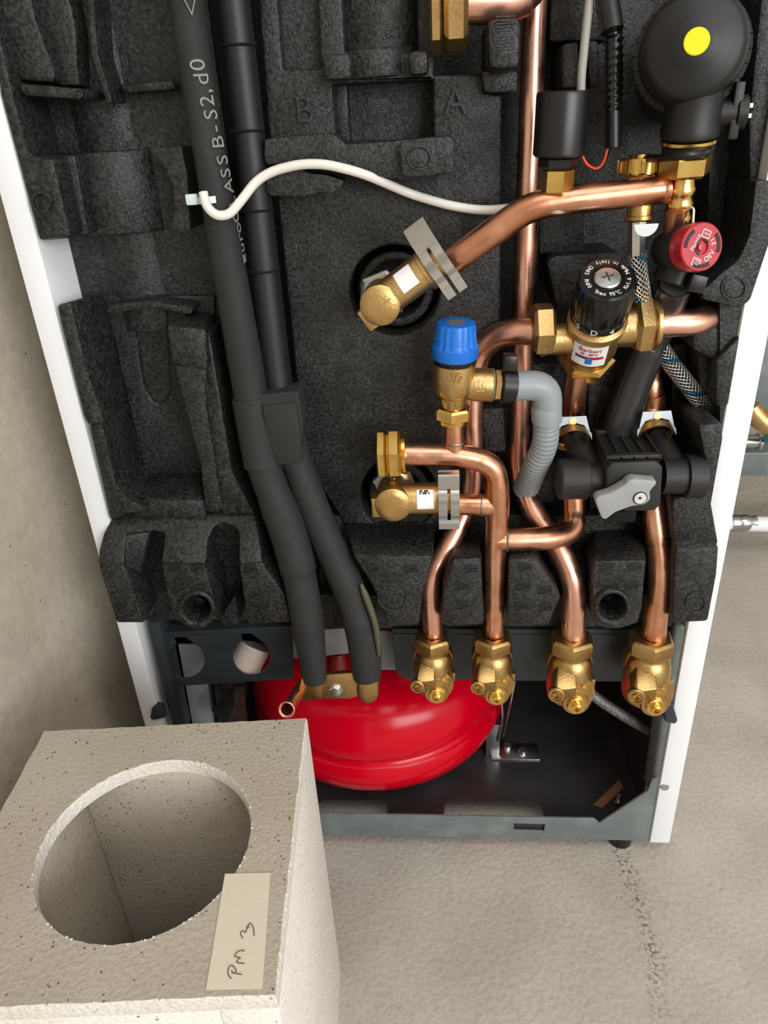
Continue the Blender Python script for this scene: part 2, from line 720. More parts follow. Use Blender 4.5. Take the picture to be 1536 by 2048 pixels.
GREYP = mat('grey_plastic', S(142, 150, 154), 0, .4)
LEVER = mat('grey_lever_plastic', S(150, 153, 152), 0, .45)
CABLE = mat('white_cable', S(226, 222, 212), 0, .4)
CABLE_G = mat('grey_cable', S(150, 148, 142), 0, .45)
NYLON = mat('nylon_white', S(205, 222, 226), 0, .35)
YELLOW = mat('yellow_plastic', S(236, 222, 22), 0, .4)
REDCAP = mat('crimson_plastic', S(172, 24, 44), 0, .33)
ORANGE = mat('orange_wire', S(220, 74, 40), 0, .4)
PAPER = mat('paper_white', S(236, 237, 238), 0, .5)
INK_K = mat('ink_black', S(22, 22, 22), 0, .6)
INK_R = mat('ink_red', S(190, 20, 40), 0, .5)
INK_B = mat('ink_blue', S(20, 120, 190), 0, .5)
INK_W = mat('ink_white', S(225, 225, 222), 0, .6)
PUMP = mat('pump_plastic', S(15, 15, 16), 0, .5)
INK_G = mat('ink_grey', S(132, 132, 128), 0, .7)
PENCIL = mat('pencil', S(112, 103, 92), 0, .6)
BRAID = mat('braided_steel', (.6, .6, .6, 1), .85, .3, build=braid_nodes)
HOSE_D = mat('dark_braided_hose', (.3, .3, .3, 1), .6, .45, build=None, bump=(900, .6), var=(700, (.08, .08, .08, 1), .4, .6))
VOID_SHADE = mat('void_shade', S(6, 6, 6), 0, .9)  # near-black colour for the shade inside openings
SMOKE = mat('smoky_clear_hose', S(92, 92, 94), 0, .2, trans=.75, spec=.5)
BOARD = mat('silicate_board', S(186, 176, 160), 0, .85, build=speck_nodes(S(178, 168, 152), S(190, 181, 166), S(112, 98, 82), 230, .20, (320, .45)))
BOARD_C = mat('silicate_cut_edge', S(226, 220, 210), 0, .9, build=speck_nodes(S(222, 216, 205), S(234, 229, 220), S(180, 170, 156), 190, .16, (330, .8)))
TAPE = mat('paper_tape', S(222, 211, 192), 0, .6, bump=(600, .12))
FLOORM = mat('screed_floor', S(176, 168, 156), 0, .85, build=floor_nodes)
PLASTER = mat('plaster_wall', S(196, 186, 168), 0, .9, build=speck_nodes(S(190, 180, 162), S(200, 191, 174), S(140, 128, 110), 60, .10, (90, .25)))
PLASTER_D = mat('taupe_wall', S(150, 142, 130), 0, .9, build=speck_nodes(S(146, 138, 126), S(154, 147, 135), S(120, 112, 100), 60, .10, (90, .25)))
SOLDER = mat('dull_solder', S(150, 138, 124), 1, .5)
TUBE_G = mat('black_hose_smooth', S(22, 23, 25), 0, .5)
ROOMW = mat('white_room_wall', S(200, 196, 188), 0, .9)
RUST = mat('tan_paper', S(132, 96, 66), 0, .7)
TEAL = mat('teal_plastic', S(40, 140, 150), 0, .4)

# ================================================================== the room
def struct(name, g, mt, **k):
    o = g.build(name, mt, None, **k)
    o['kind'] = 'structure'
    return o


XW, YB, ZC = -.062, .80, 2.4
fl = G().box((XW, -2.5, -.05), (3.2, YB, 0)).build('floor', FLOORM, None, origin=V((0, 0, 0)))
fl['kind'] = 'structure'
fl['label'] = 'light beige rough screed floor with a gritty dark trail'
struct('wall_left', G().box((XW - .1, -2.6, 0), (XW, YB + .1, ZC)), PLASTER)
struct('wall_back', G().box((XW, YB, 0), (3.3, YB + .1, ZC)), PLASTER_D)
struct('wall_right', G().box((3.2, -2.6, 0), (3.3, YB, ZC)), ROOMW)
struct('ceiling', G().box((XW - .1, -2.6, ZC), (3.3, YB + .1, ZC + .1)), ROOMW)
g = G()
g.box((XW, -2.6, 0), (3.2, -2.5, .6)).box((XW, -2.6, 2.0), (3.2, -2.5, ZC))
g.box((XW, -2.6, .6), (1.0, -2.5, 2.0)).box((3.0, -2.6, .6), (3.2, -2.5, 2.0))
struct('wall_front', g, ROOMW)
g = G()
for a, b in (((1.0, .6), (3.0, .65)), ((1.0, 1.95), (3.0, 2.0)), ((1.0, .65), (1.05, 1.95)), ((2.95, .65), (3.0, 1.95))):
    g.box((a[0], -2.57, a[1]), (b[0], -2.53, b[1]))
struct('window_1', g, WHITE)

# ================================================================== cabinet
cab = thing('appliance_cabinet', 'open white metal cabinet of the heating unit, front cover removed', 'cabinet', (.3, .3, .0))
G().box((0, 0, .019), (.0205, .60, 1.12)).build('side_panel', WHITE, cab, bev=.0015)
G().box((.577, 0, .019), (.6, .60, 1.12)).build('side_panel', WHITE, cab, bev=.0015)
G().box((.0205, .55, .03), (.577, .56, 1.12)).build('rear_panel', INNER, cab)
for x0, x1 in ((.0215, .0235), (.574, .576)):
    G().box((x0, .04, .033), (x1, .55, .36)).build('inner_side', INNER, cab)
# corner posts
G().ext([A(292, 1246, .004), A(318, 1246, .004), A(368, 1475, .004), A(349, 1475, .004)], (0, .03, 0)).build('corner_post', DARK_M, cab, bev=.003)
G().ext([A(1348, 1252, .006), A(1374, 1252, .002), A(1318, 1600, .002), A(1300, 1600, .006)], (0, .03, 0)).build('corner_post', GREY_M, cab, bev=.004, seg=3)
# base frame: front rail with gusset
bar = [(330, 1622), (1188, 1638), (1199, 1647), (1296, 1582), (1304, 1560), (1322, 1550), (1343, 1562), (1344, 1574), (1316, 1592), (1301, 1682), (330, 1662)]
plate('front_rail', [bar, [(1028, 1647), (1090, 1649), (1088, 1663), (1027, 1661)]], .003, .006, GREY_M, cab, bev=.0005)
slab('slot_shade_plate', [(1018, 1642), (1100, 1643), (1098, 1668), (1017, 1667)], .0068, .012, INNER, cab, bev=0)  # added dark plate, gives the rail's slot its shade
G().lathe([(.0001, .004), (.0045, .004), (.0055, .002), (.0055, 0)], A(1328, 1570, .003), (0, -1, 0), 20).build('screw', ZINC, cab)
G().lathe([(.014, 0), (.014, .016), (.008, .017), (.008, .03)], (.548, .02, 0), (0, 0, 1), 24).build('foot', PLASTIC, cab)
G().lathe([(.014, 0), (.014, .016), (.008, .017), (.008, .03)], (.05, .02, 0), (0, 0, 1), 24).build('foot', PLASTIC, cab)
zp = .033
a0, a1 = A(632, 1612, Z=zp).x, A(775, 1612, Z=zp).x
b0, b1 = A(888, 1612, Z=zp).x, A(1085, 1620, Z=zp).x
ys = A(800, 1601, Z=zp).y
out = [(.022, .55), (.022, .007), (a0, .007), (a0, ys), (a1, ys), (a1, .007), (b0, .007), (b0, ys), (b1, ys), (b1, .007), (.575, .007), (.575, .55)]
out = rpoly(out, [0, 0, 0, .012, .012, 0, 0, .012, .012, 0, 0, 0])
G().ext([(x, y, zp) for x, y in out], (0, 0, -.002)).build('base_pan', PAN, cab)
# bracket rail that carries the valves
rl = [(318, 1276), (578, 1262), (586, 1274), (586, 1358), (345, 1373)]
hole1 = circ((372, 1318), 37)
key = lambda cx, cy, r, kx: [(cx + r * math.cos(t), cy + r * math.sin(t)) for t in [math.radians(d) for d in range(-62, 243, 8)]] + [(kx - 9, cy - r - 12), (kx + 5, cy - r - 14)]
plate('valve_rail', [rl, key(372, 1320, 37, 356), key(503, 1314, 37, 492)], .012, .0145, DARK_M, cab, bev=.0004)
slab('rail_flange', [(312, 1266), (582, 1252), (584, 1264), (320, 1278)], .0125, .06, DARK_M, cab, bev=.0005)
plate('valve_rail', [[(784, 1268), (1330, 1272), (1325, 1364), (812, 1360), (792, 1345)]], .022, .0245, DARK_M, cab, bev=.0005, rnd=8)
slab('rail_flange', [(784, 1258), (1335, 1260), (1335, 1271), (784, 1267)], .0225, .12, DARK_M, cab, bev=.0005)
plate('cross_plate', [[(573, 1268), (694, 1255), (712, 1306), (588, 1318)]], .045, .0475, mat('pale_steel', S(150, 153, 155), .2, .4), cab, bev=.0005, rnd=5)
slab('cross_plate', [(735, 1262), (790, 1262), (795, 1340), (740, 1340)], .05, .053, GREY_M, cab, bev=.0005)
slab('rail_flange', [(570, 1244), (800, 1244), (800, 1256), (572, 1258)], .04, .3, INNER, cab, bev=0)  # added dark sheet, stands for the shade in the gap under the foam
# clip tabs on both sides
slab('clip_tab', [(303, 1418), (310, 1412), (324, 1414), (330, 1436), (306, 1441), (300, 1436)], -.0035, .004, DARK_M, cab, bev=.001)
slab('clip_tab', [(1334, 1408), (1347, 1411), (1356, 1442), (1350, 1449), (1330, 1444), (1328, 1412)], -.006, .004, DARK_M, cab, bev=.0015)
# inner upright seen through the left opening
slab('inner_upright', [(356, 1290), (405, 1290), (428, 1470), (388, 1470)], .06, .2, mat('pale_sheet', S(176, 182, 188), .1, .45), cab, bev=.001)
slab('inner_upright', [(415, 1300), (440, 1300), (470, 1480), (436, 1480)], .058, .2, DARK_M, cab, bev=.008)
slab('inner_upright', [(1258, 1380), (1280, 1380), (1262, 1560), (1252, 1560)], .2, .3, INNER, cab, bev=.002)

# threaded plastic plug behind the rail's second opening
pr = [(.001, 0), (.017, 0)]
for k in range(16):
    pr += [(.0188, .002 + k * .002), (.0178, .003 + k * .002)]
pr += [(.017, .036), (.001, .036)]
P0 = A(481, 1348, .03)
tag(G().lathe(pr, P0, V((.45, .45, .75)), 40).build('threaded_plug', mat('ivory_plastic', S(222, 206, 196), 0, .5), None),
    'off-white ribbed plastic plug behind the round opening of the dark rail', 'plug')

# crumpled grey sealing flap
g = G()
q = [A(466, 1372, .03), A(486, 1372, .03), A(494, 1450, .035), A(452, 1452, .012), A(423, 1420, .03), A(470, 1408, .012)]
g.add(q + [p + V((0, .004, 0)) for p in q], [(0, 4, 5), (4, 3, 5), (3, 2, 5), (2, 1, 5), (1, 0, 5), (6, 11, 10), (10, 11, 9), (9, 11, 8), (8, 11, 7), (7, 11, 6),
                                              (0, 1, 7, 6), (1, 2, 8, 7), (2, 3, 9, 8), (3, 4, 10, 9), (4, 0, 6, 10)])
tag(g.build('sealing_flap', PLASTIC_M, None, smooth=False), 'crumpled dark grey sealing flap hanging left of the red vessel', 'flap')

# red expansion vessel
vc = V((.247, .190, 0))
ves = thing('expansion_vessel', 'glossy red round flat expansion vessel in the bottom of the cabinet', 'vessel', (vc.x, vc.y, .033))
prof = [(.001, .046), (.10, .048), (.145, .058), (.164, .074), (.1715, .092), (.1715, .108), (.168, .114)]
G().lathe(prof, vc, (0, 0, 1), 96, cap=(True, False)).build('shell_base', RED, ves, ang=60)
prof = [(.168, .114), (.1625, .1175), (.1625, .123), (.168, .127), (.171, .132), (.170, .150), (.163, .174), (.150, .190), (.130, .199), (.09, .2035), (.04, .205), (.001, .2055)]
G().lathe(prof, vc, (0, 0, 1), 96, cap=(False, True)).build('shell_cover', RED, ves, ang=60)
P0 = A(678, 1345, .055)
G().lathe([(.0105, 0), (.0105, .052), (.008, .058), (.001, .058)], V((P0.x, P0.y, .205)), (0, 0, 1), 24).build('connection_stub', mat('dark_red_plastic', S(120, 26, 22), 0, .4), ves)
for a in (0, 2.09, 4.19):
    G().lathe([(.008, 0), (.008, .016)], (vc.x + .1 * math.cos(a + .5), vc.y + .1 * math.sin(a + .5), .0325), (0, 0, 1), 16).build('support_pad', PLASTIC, ves)

# zinc bracket with hook beside the vessel
zb = thing('vessel_bracket', 'small zinc-plated bracket with hook and screws beside the red vessel', 'bracket', A(990, 1510, Z=zp))
b0 = A(985, 1512, Z=zp)
G().obox(b0 + V((.0, .0, .028)), (.009, 0, 0), (0, .001, 0), (0, 0, .028)).obox(b0 + V((.03, .006, .0012)), (.032, 0, 0), (0, .014, 0), (0, 0, .0012)).build('angle_plate', ZINC, zb, bev=.0008)
for px, py in ((1014, 1496), (1045, 1506)):
    G().lathe([(.001, .006), (.005, .006), (.006, .004), (.006, 0)], A(px, py, Z=zp + .0024), (0, 0, 1), 12).build('screw', ZINC, zb)
h = b0 + V((.006, -.003, .03))
G().tube([h, h + V((.006, 0, .035)), h + V((.004, .01, .075)), h + V((-.012, .02, .083)), h + V((-.022, .03, .076))], .0018, 10, fr=.012).build('hook', STEEL, zb)
G().tube([h + V((0.008, 0.01, 0)), h + V((.016, 0.012, .05)), h + V((.022, .02, .085))], .0016, 10, fr=.012).build('hook', STEEL, zb)
# tan paper strip and a loose screw on the pan
pts = [A(1186, 1610, Z=zp + .0006), A(1238, 1560, Z=zp + .0006), A(1247, 1576, Z=zp + .0006), A(1204, 1616, Z=zp + .0006)]
tag(G().ext(pts, (0, 0, .0006)).build('paper_strip', RUST, None), 'tan paper strip lying in the right corner of the base pan', 'paper')
tag(G().lathe([(.001, .012), (.003, .012), (.003, .003), (.006, .002), (.006, 0)], A(1236, 1604, Z=zp + .006), (.2, .3, .9), 12).build('loose_screw', ZINC, None),
    'loose zinc screw standing beside the tan paper strip', 'screw')
# dark hose under the valves
tag(G().tube([A(1160, 1368, .06), A(1200, 1402, .05), A(1270, 1446, .05), A(1330, 1476, .06)], .0062, 16, fr=.05).build('braided_hose', HOSE_D, None),
    'dark grey braided hose running right beneath the brass shut-off valves', 'hose')

# ================================================================== moulded foam insulation
fo = thing('foam_insulation', 'black moulded foam insulation block filling the cabinet', 'insulation', (.3, .06, .36))
FP = lambda name, poly, yf, yb, **k: slab(name, poly, yf, yb, FOAM, fo, clamp=(.0212, .5763), **k)
CF = .03                                          # depth of the main face
G().box((.0215, .10, .37), (.5735, .13, 1.1)).build('back_panel', FOAM, fo)
G().box((.0215, .052, .40), (.17, .10, 1.1)).build('back_panel', FOAM, fo)
# ---- centre panel with openings
outer = [(525, -90), (536, 250), (560, 440), (597, 800), (612, 925), (662, 1005), (690, 1050), (868, 1050), (903, 1000), (908, 705), (1000, 690),
         (1003, 189), (968, 186), (966, 147), (868, 150), (866, -90)]
recB = rpoly([(664, 168), (866, 160), (868, 278), (674, 284)], 4)
recL = rpoly([(556, -80), (642, -80), (642, 138), (566, 140)], 4)
recT = rpoly([(690, -85), (836, -85), (836, 104), (690, 106)], 4)
plate('front_panel', [outer, circ((790, 580), 90), circ((798, 990), 76), recB, recL, recT], CF, .10, FOAM, fo, bev=.0022)
FP('recess_floor', [(655, 150), (876, 145), (880, 300), (660, 300)], .062, .1, bev=0)
FP('recess_floor', [(540, -80), (655, -80), (655, 160), (545, 160)], .045, .1, bev=0)
FP('recess_side', [(664, 168), (694, 167), (700, 284), (674, 284)], .045, .08)
# rings inside the two round openings
for c, r0, r1 in (((792, 578), 76, 58), ((800, 988), 62, 46)):
    plate('opening_ring', [circ(c, r0), circ(c, r1)], .045, .10, FOAM, fo, bev=.002)
# channel and collar at the top of the panel
ax0, ax1 = A(763, -90, .075), A(763, 106, .075)
G().lathe([(.040, 0), (.040, (ax1 - ax0).length)], ax0, ax1 - ax0, 40).build('round_column', FOAM, fo)
ax0, ax1 = A(752, 104, .06), A(756, 160, .06)
G().lathe([(.036, 0), (.036, (ax1 - ax0).length)], ax0, ax1 - ax0, 40).build('round_collar', FOAM, fo, bev=.002)
FP('collar_block', [(641, 108), (700, 106), (703, 158), (652, 161)], .008, .05, bev=.003)
FP('collar_block', [(814, 102), (856, 98), (858, 148), (820, 152)], .008, .05, bev=.004)
FP('pad', [(974, 38), (1044, 36), (1040, 138), (976, 140)], -.012, .06, bev=.005)
FP('pad_foot', [(962, 140), (1036, 140), (1034, 186), (968, 186)], .018, .06, bev=.003)
# cable clip
FP('cable_clip', rpoly([(528, 278), (655, 266), (668, 268), (692, 288), (795, 281), (898, 271), (909, 282), (907, 340), (900, 348), (806, 357), (742, 352), (728, 345), (722, 352), (660, 338), (612, 322), (606, 328), (534, 330), (528, 322)], 5), .004, .04, bev=.003)
FP('cable_clip', rpoly([(533, 346), (604, 340), (616, 347), (650, 350), (688, 362), (680, 376), (664, 386), (640, 384), (610, 392), (540, 391), (533, 384)], 4), .006, .04, bev=.003)
FP('clip_pad', rpoly([(798, 286), (870, 282), (874, 350), (806, 353)], 8), -.004, .02, bev=.003)
for (cx, cy, r, yf) in ((838, 316, 25, -.0045),):
    plate('moulded_ring', [circ((cx, cy), r), circ((cx, cy), r - 4)], yf - .001, yf + .003, FOAM, fo, bev=.0003)
    plate('moulded_disc', [circ((cx, cy), r - 6)], yf - .0002, yf + .003, FOAM, fo, bev=.0003)
# raised letters and ejector marks
txt('A', .026, A(911, 205, CF), (1, 0, 0), (0, 0, 1), FOAM, fo, depth=.0034, name='raised_letter')
txt('B', .026, A(610, 222, CF), (1, 0, 0), (0, 0, 1), FOAM, fo, depth=.0034, name='raised_letter')


def ejector(cx, cy, r, yf):
    plate('moulded_ring', [circ((cx, cy), r, 28), circ((cx, cy), r - 4, 28)], yf - .0012, yf + .002, FOAM, fo, bev=.0003)


ejector(782, 814, 36, CF)
for q in ((630, 432), (648, 720), (664, 822), (667, 880)):
    ejector(q[0], q[1], 7, CF)
for q in ((652, 728), (668, 890)):
    FP('moulded_bar', [(q[0] - 18, q[1]), (q[0] + 20, q[1]), (q[0] + 20, q[1] + 3), (q[0] - 18, q[1] + 3)], CF - .0007, CF + .001, bev=0)
FP('moulded_bar', [(611, 430), (614, 430), (634, 640), (631, 640)], CF - .0006, CF + .001, bev=0)

# ---- lower front of the block: sloping shoulder and pieces between the pipe channels
YF = -.03
FP('front_face', [(706, 1110), (866, 1112), (845, 1190), (838, 1251), (772, 1251), (766, 1222), (744, 1172)], YF, CF, over={0: (690, 1046), 1: (872, 1046)}, bev=.003)
ejector(785, 1193, 31, YF)
FP('front_face', [(905, 1118), (962, 1116), (968, 1251), (884, 1251), (886, 1180)], YF, .06, over={0: (912, 1055), 1: (962, 1050)}, bev=.003)
FP('front_face', [(1018, 1118), (1072, 1116), (1122, 1195), (1098, 1250), (1016, 1251)], YF, .06, over={0: (1018, 1050), 1: (1050, 1050)}, bev=.003)
FP('front_face', [(1188, 1122), (1292, 1120), (1288, 1178), (1186, 1180)], YF, .05, over={0: (1190, 1048), 1: (1286, 1046)}, bev=.003)
plate('front_face', [[(1186, 1176), (1288, 1174), (1284, 1215), (1276, 1246), (1240, 1258), (1210, 1258), (1186, 1244)], circ((1226, 1217), 28)], YF, .011, FOAM, fo, bev=.002)
FP('front_face', [(1350, 1100), (1440, 1094), (1436, 1150), (1418, 1245), (1344, 1248)], YF, .02, over={0: (1340, 1010), 1: (1424, 1010)}, bev=.004)
# channel floors behind the pipes
FP('channel_floor', [(640, 1030), (1440, 1030), (1420, 1250), (640, 1250)], .035, .08, bev=0)
FP('channel_floor', [(640, 1190), (1440, 1190), (1420, 1252), (640, 1252)], .012, .06, bev=0)
ejector(1392, 1206, 21, YF)
# screw bosses
for c, r in (((1226, 1218), 36), ((393, 1222), 36)):
    plate('screw_boss', [circ(c, r + 2), circ((c[0], c[1] - 2), r - 9)], YF - .005, -.002, FOAM, fo, bev=.003)
    G().lathe([(.001, .004), (.009, .004), (.0105, .002), (.0105, 0)], A(c[0], c[1] - 13, .004), (0, -1, .15), 24).build('screw', ZINC, fo)
plate('hole_shade_plate', [rpoly([(1204, 1026), (1274, 1022), (1270, 1044), (1208, 1046)], 3)], .0, .02, VOID_SHADE, fo, bev=.0004)  # solid plate coloured dark for the shade of a square hole

# ---- right column
FP('side_block', [(1396, 850), (1446, 846), (1448, 880), (1425, 1010), (1440, 1092), (1348, 1096), (1344, 1000), (1390, 985), (1412, 930)], -.02, .05, bev=.004)
FP('side_block', [(1432, 722), (1482, 672), (1458, 813), (1432, 814)], -.004, .06, over={0: (1436, 690)}, bev=.003)
FP('side_block', [(1386, 676), (1400, 640), (1484, 652), (1482, 690), (1434, 724), (1388, 700)], .006, .06, bev=.003)
FP('side_block', [(1396, 700), (1436, 724), (1434, 812), (1400, 770)], .02, .06, bev=.003)
FP('side_block', rpoly([(1512, 362), (1560, 362), (1540, 480), (1500, 600), (1476, 618), (1462, 610), (1404, 598), (1408, 580), (1446, 545), (1478, 520), (1500, 470)], 8), -.006, .06, bev=.004)
FP('side_block', [(1480, 356), (1514, 362), (1500, 470), (1478, 520), (1466, 500)], .03, .06, bev=.002)
ejector(1468, 576, 26, -.006)
plate('moulded_disc', [circ((1466, 577), 19)], -.0065, .0, FOAM, fo, bev=.0006)
FP('side_wall_block', [(1504, -90), (1640, -90), (1600, 200), (1570, 372), (1500, 372), (1498, 240)], .012, .06, bev=.003)
FP('backing', [(1400, -90), (1560, -90), (1530, 600), (1490, 840), (1400, 840)], .055, .1, bev=0)
FP('backing', [(1440, 585), (1540, 600), (1500, 860), (1446, 860)], .003, .08, bev=0)
FP('backing', [(1400, 585), (1496, 600), (1482, 700), (1400, 700)], .03, .08, bev=0)
# pieces behind the mixing valve
FP('backing_block', [(1098, -80), (1226, -80), (1222, 82), (1098, 84)], .055, .1, bev=.003)
FP('rib', [(1124, 88), (1158, 82), (1158, 176), (1124, 178)], .04, .1, bev=.003)
FP('rib', [(1170, 82), (1198, 80), (1200, 172), (1180, 176)], .045, .1, bev=.003)
FP('backing_block', [(1078, 420), (1168, 410), (1168, 506), (1078, 508)], .06, .1, bev=.002)
FP('flat_box', rpoly([(1094, 522), (1110, 512), (1240, 504), (1262, 620), (1116, 622)], 10), .045, .1, bev=.003)
g = G()
for dy in (0, 20):
    a, b = A(1128, 548 + dy, .0445), A(1172, 540 + dy, .0445)
    g.obox((a + b) / 2, (b - a) / 2, V((0, .0006, 0)), V((0, 0, .0006)))
a = A(1128, 557, .0445)
g.obox(a + V((.001, 0, 0)), V((.002, 0, .003)), V((0, .0006, 0)), V((-.0004, 0, .0004)))
g.build('moulded_arrow', FOAM, fo)
FP('backing_block', [(1066, 728), (1122, 727), (1118, 812), (1068, 815)], .045, .1, bev=.002)
FP('backing_block', [(1178, 726), (1246, 724), (1244, 880), (1174, 880)], .055, .1, bev=.002)
FP('backing_block', [(1346, 688), (1398, 688), (1392, 830), (1342, 830)], .058, .1, bev=.002)
FP('backing_block', [(964, 818), (1008, 816), (1012, 904), (968, 906)], CF, .1, bev=.002)
FP('backing_block', [(1064, 925), (1112, 920), (1112, 1010), (1060, 1000)], .04, .1, bev=.002)
FP('backing_block', [(1176, 880), (1400, 880), (1396, 1060), (1180, 1060)], .05, .1, bev=.002)

# ---- left column: upper flange, saddle, round column, tray, lower shoulder
FP('side_flange', [(-60, -80), (-6, 150), (0, 190), (78, 482), (140, 477), (104, 315), (58, 312), (28, 200), (-20, -80)], -.002, .06, bev=.003)
FP('side_flange', [(70, 318), (106, 314), (142, 474), (82, 482)], -.008, .02, bev=.004)
ejector(82, 404, 21, -.0085)
ax0, ax1 = A(172, -90, .088), A(316, 640, .088)
G().lathe([(.043, 0), (.043, (ax1 - ax0).length)], ax0, ax1 - ax0, 48).build('round_column', FOAM, fo)
ax0, ax1 = A(232, 300, .078), A(262, 456, .078)
G().lathe([(.047, 0), (.047, (ax1 - ax0).length)], ax0, ax1 - ax0, 48).build('round_collar', FOAM, fo, bev=.002)
FP('saddle', [(58, 314), (150, 309), (178, 470), (84, 476)], .018, .07, bev=.003)
FP('saddle', rpoly([(300, 298), (362, 292), (374, 350), (380, 460), (338, 468), (350, 420), (347, 372), (330, 332)], 3), .012, .08, bev=.003)
FP('cross_bar', [(34, 166), (154, 176), (168, 188), (162, 200), (46, 192)], .004, .06, bev=.003)
ejector(157, 187, 9, .0035)
FP('rib', [(-40, -80), (40, -80), (72, 40), (112, 152), (104, 166), (30, 160), (0, 60)], .012, .06, bev=.004)
FP('rib', [(48, -80), (130, -80), (152, 60), (158, 172), (116, 172), (112, 152), (74, 36)], .024, .06, bev=.003)
FP('rib', rpoly([(186, -80), (196, -80), (188, 20), (196, 110), (224, 204), (214, 206), (184, 112), (176, 20)], 4), .02, .08, bev=.003)
FP('ledge', [(236, 168), (345, 158), (352, 180), (250, 188)], .035, .09, bev=.003)
# tray
FP('tray_wall', [(112, 610), (140, 604), (172, 735), (208, 843), (208, 852), (176, 852), (166, 832)], -.006, .05, over={0: (116, 598), 1: (212, 583)}, bev=.003)
FP('tray_wall', [(176, 850), (206, 850), (233, 963), (262, 1000), (300, 1022), (255, 1030), (220, 1046)], -.008, .05, bev=.004)
FP('tray_rim', rpoly([(190, 852), (205, 850), (231, 966), (258, 1000), (296, 1018), (262, 1018), (236, 1004), (220, 975)], 4), -.012, .0, bev=.003)
fr_ = [A(x, y, -.004) for x, y in ((150, 606), (176, 735), (208, 850), (234, 963), (264, 997))]
bk_ = [A(x, y, .049) for x, y in ((214, 600), (240, 735), (265, 850), (282, 923), (303, 946))]
g = G()
off = V((-.012, .006, -.004))
rows = [fr_, bk_, [q + off for q in bk_], [q + off for q in fr_]]
g.add(sum(rows, []), [(r * 5 + i, r * 5 + i + 1, ((r + 1) % 4) * 5 + i + 1, ((r + 1) % 4) * 5 + i) for r in range(4) for i in range(4)] + [(0, 5, 10, 15), (4, 19, 14, 9)])
g.build('tray_inner_wall', FOAM, fo, bev=.0015)
slot = rpoly([(262, 600), (330, 600), (338, 780), (330, 802), (316, 808), (302, 798), (288, 770)], 6)
plate('tray_back', [[(205, 590), (430, 590), (420, 955), (290, 955)], slot], .048, .066, FOAM, fo, bev=.003)
FP('tray_slot_floor', [(240, 590), (350, 590), (360, 830), (270, 830)], .066, .09, bev=0)
ax0, ax1 = A(322, 590, .076), A(334, 800, .076)
G().lathe([(.013, 0), (.013, (ax1 - ax0).length)], ax0, ax1 - ax0, 24).build('slot_core', FOAM, fo)
G().ext([A(294, 944, .049), A(404, 944, .049), A(408, 1001, -.002), A(258, 998, -.002)], (0, 0, -.02)).build('tray_floor', FOAM, fo, bev=.003)
FP('tray_top', rpoly([(212, 624), (222, 610), (300, 602), (385, 616), (382, 628), (300, 613), (226, 626)], 3), .022, .07, bev=.002)
FP('tray_rib', [(330, 650), (412, 657), (416, 744), (344, 730)], -.012, .05, over={0: (383, 618), 1: (428, 624)}, bev=.004)
FP('tray_rib', [(345, 728), (414, 734), (413, 810), (446, 1016), (438, 1030), (408, 1024), (399, 930), (372, 830)], -.003, .05, bev=.004)
FP('tray_rib', [(411, 660), (420, 672), (464, 943), (508, 1028), (444, 1030), (424, 900), (411, 800)], .0, .05, bev=.003)
ejector(393, 774, 23, -.003)
# lower left shoulder: one sloping face with two notches over three front faces
s0, s1, s2 = A(300, 1025, .006), A(450, 1025, .006), A(300, 1130, -.03)
sn = (s1 - s0).cross(s2 - s0).normalized()


def on_slope(x, y):
    d = A(x, y, 0) - CAM
    return CAM + d * ((s0 - CAM).dot(sn) / d.dot(sn))


G().ext([on_slope(x, y) for x, y in ((206, 1069), (220, 1043), (238, 1030), (260, 1024), (508, 1024), (518, 1069), (525, 1126), (477, 1128), (478, 1068), (468, 1053), (446, 1046), (428, 1054), (416, 1078), (410, 1128),
                                     (322, 1128), (329, 1066), (310, 1063), (253, 1068), (248, 1128), (195, 1131), (197, 1101))], (0, .03, -.004)).build('shoulder', FOAM, fo, bev=.0025)
FP('shoulder', [(195, 1130), (248, 1128), (284, 1232), (290, 1247), (232, 1247)], YF, .012, bev=.003)
FP('shoulder', [(322, 1128), (410, 1128), (424, 1182), (332, 1182)], YF, .012, bev=.003)
plate('shoulder', [[(331, 1176), (423, 1176), (432, 1236), (410, 1256), (376, 1256), (352, 1240)], circ((394, 1221), 28)], YF, .02, FOAM, fo, bev=.002)
FP('shoulder', [(477, 1128), (525, 1126), (570, 1190), (582, 1246), (494, 1250)], YF, .012, over={2: (548, 1110)}, bev=.003)
G().ext([A(250, 1070, -.012), A(300, 1064, -.006), A(282, 1150, -.014), A(250, 1130, -.029)], (0, .02, 0)).build('notch_web', FOAM, fo, bev=.002)
FP('notch_back', [(240, 1046), (520, 1040), (560, 1180), (580, 1240), (262, 1240)], .02, .06, bev=0)
ejector(250, 1213, 22, YF)
G().ext([A(470, 1190, -.012), A(478, 1250, -.012), A(446, 1256, -.012), A(440, 1236, -.012)], (0, .03, 0)).build('web', FOAM, fo, bev=.002)

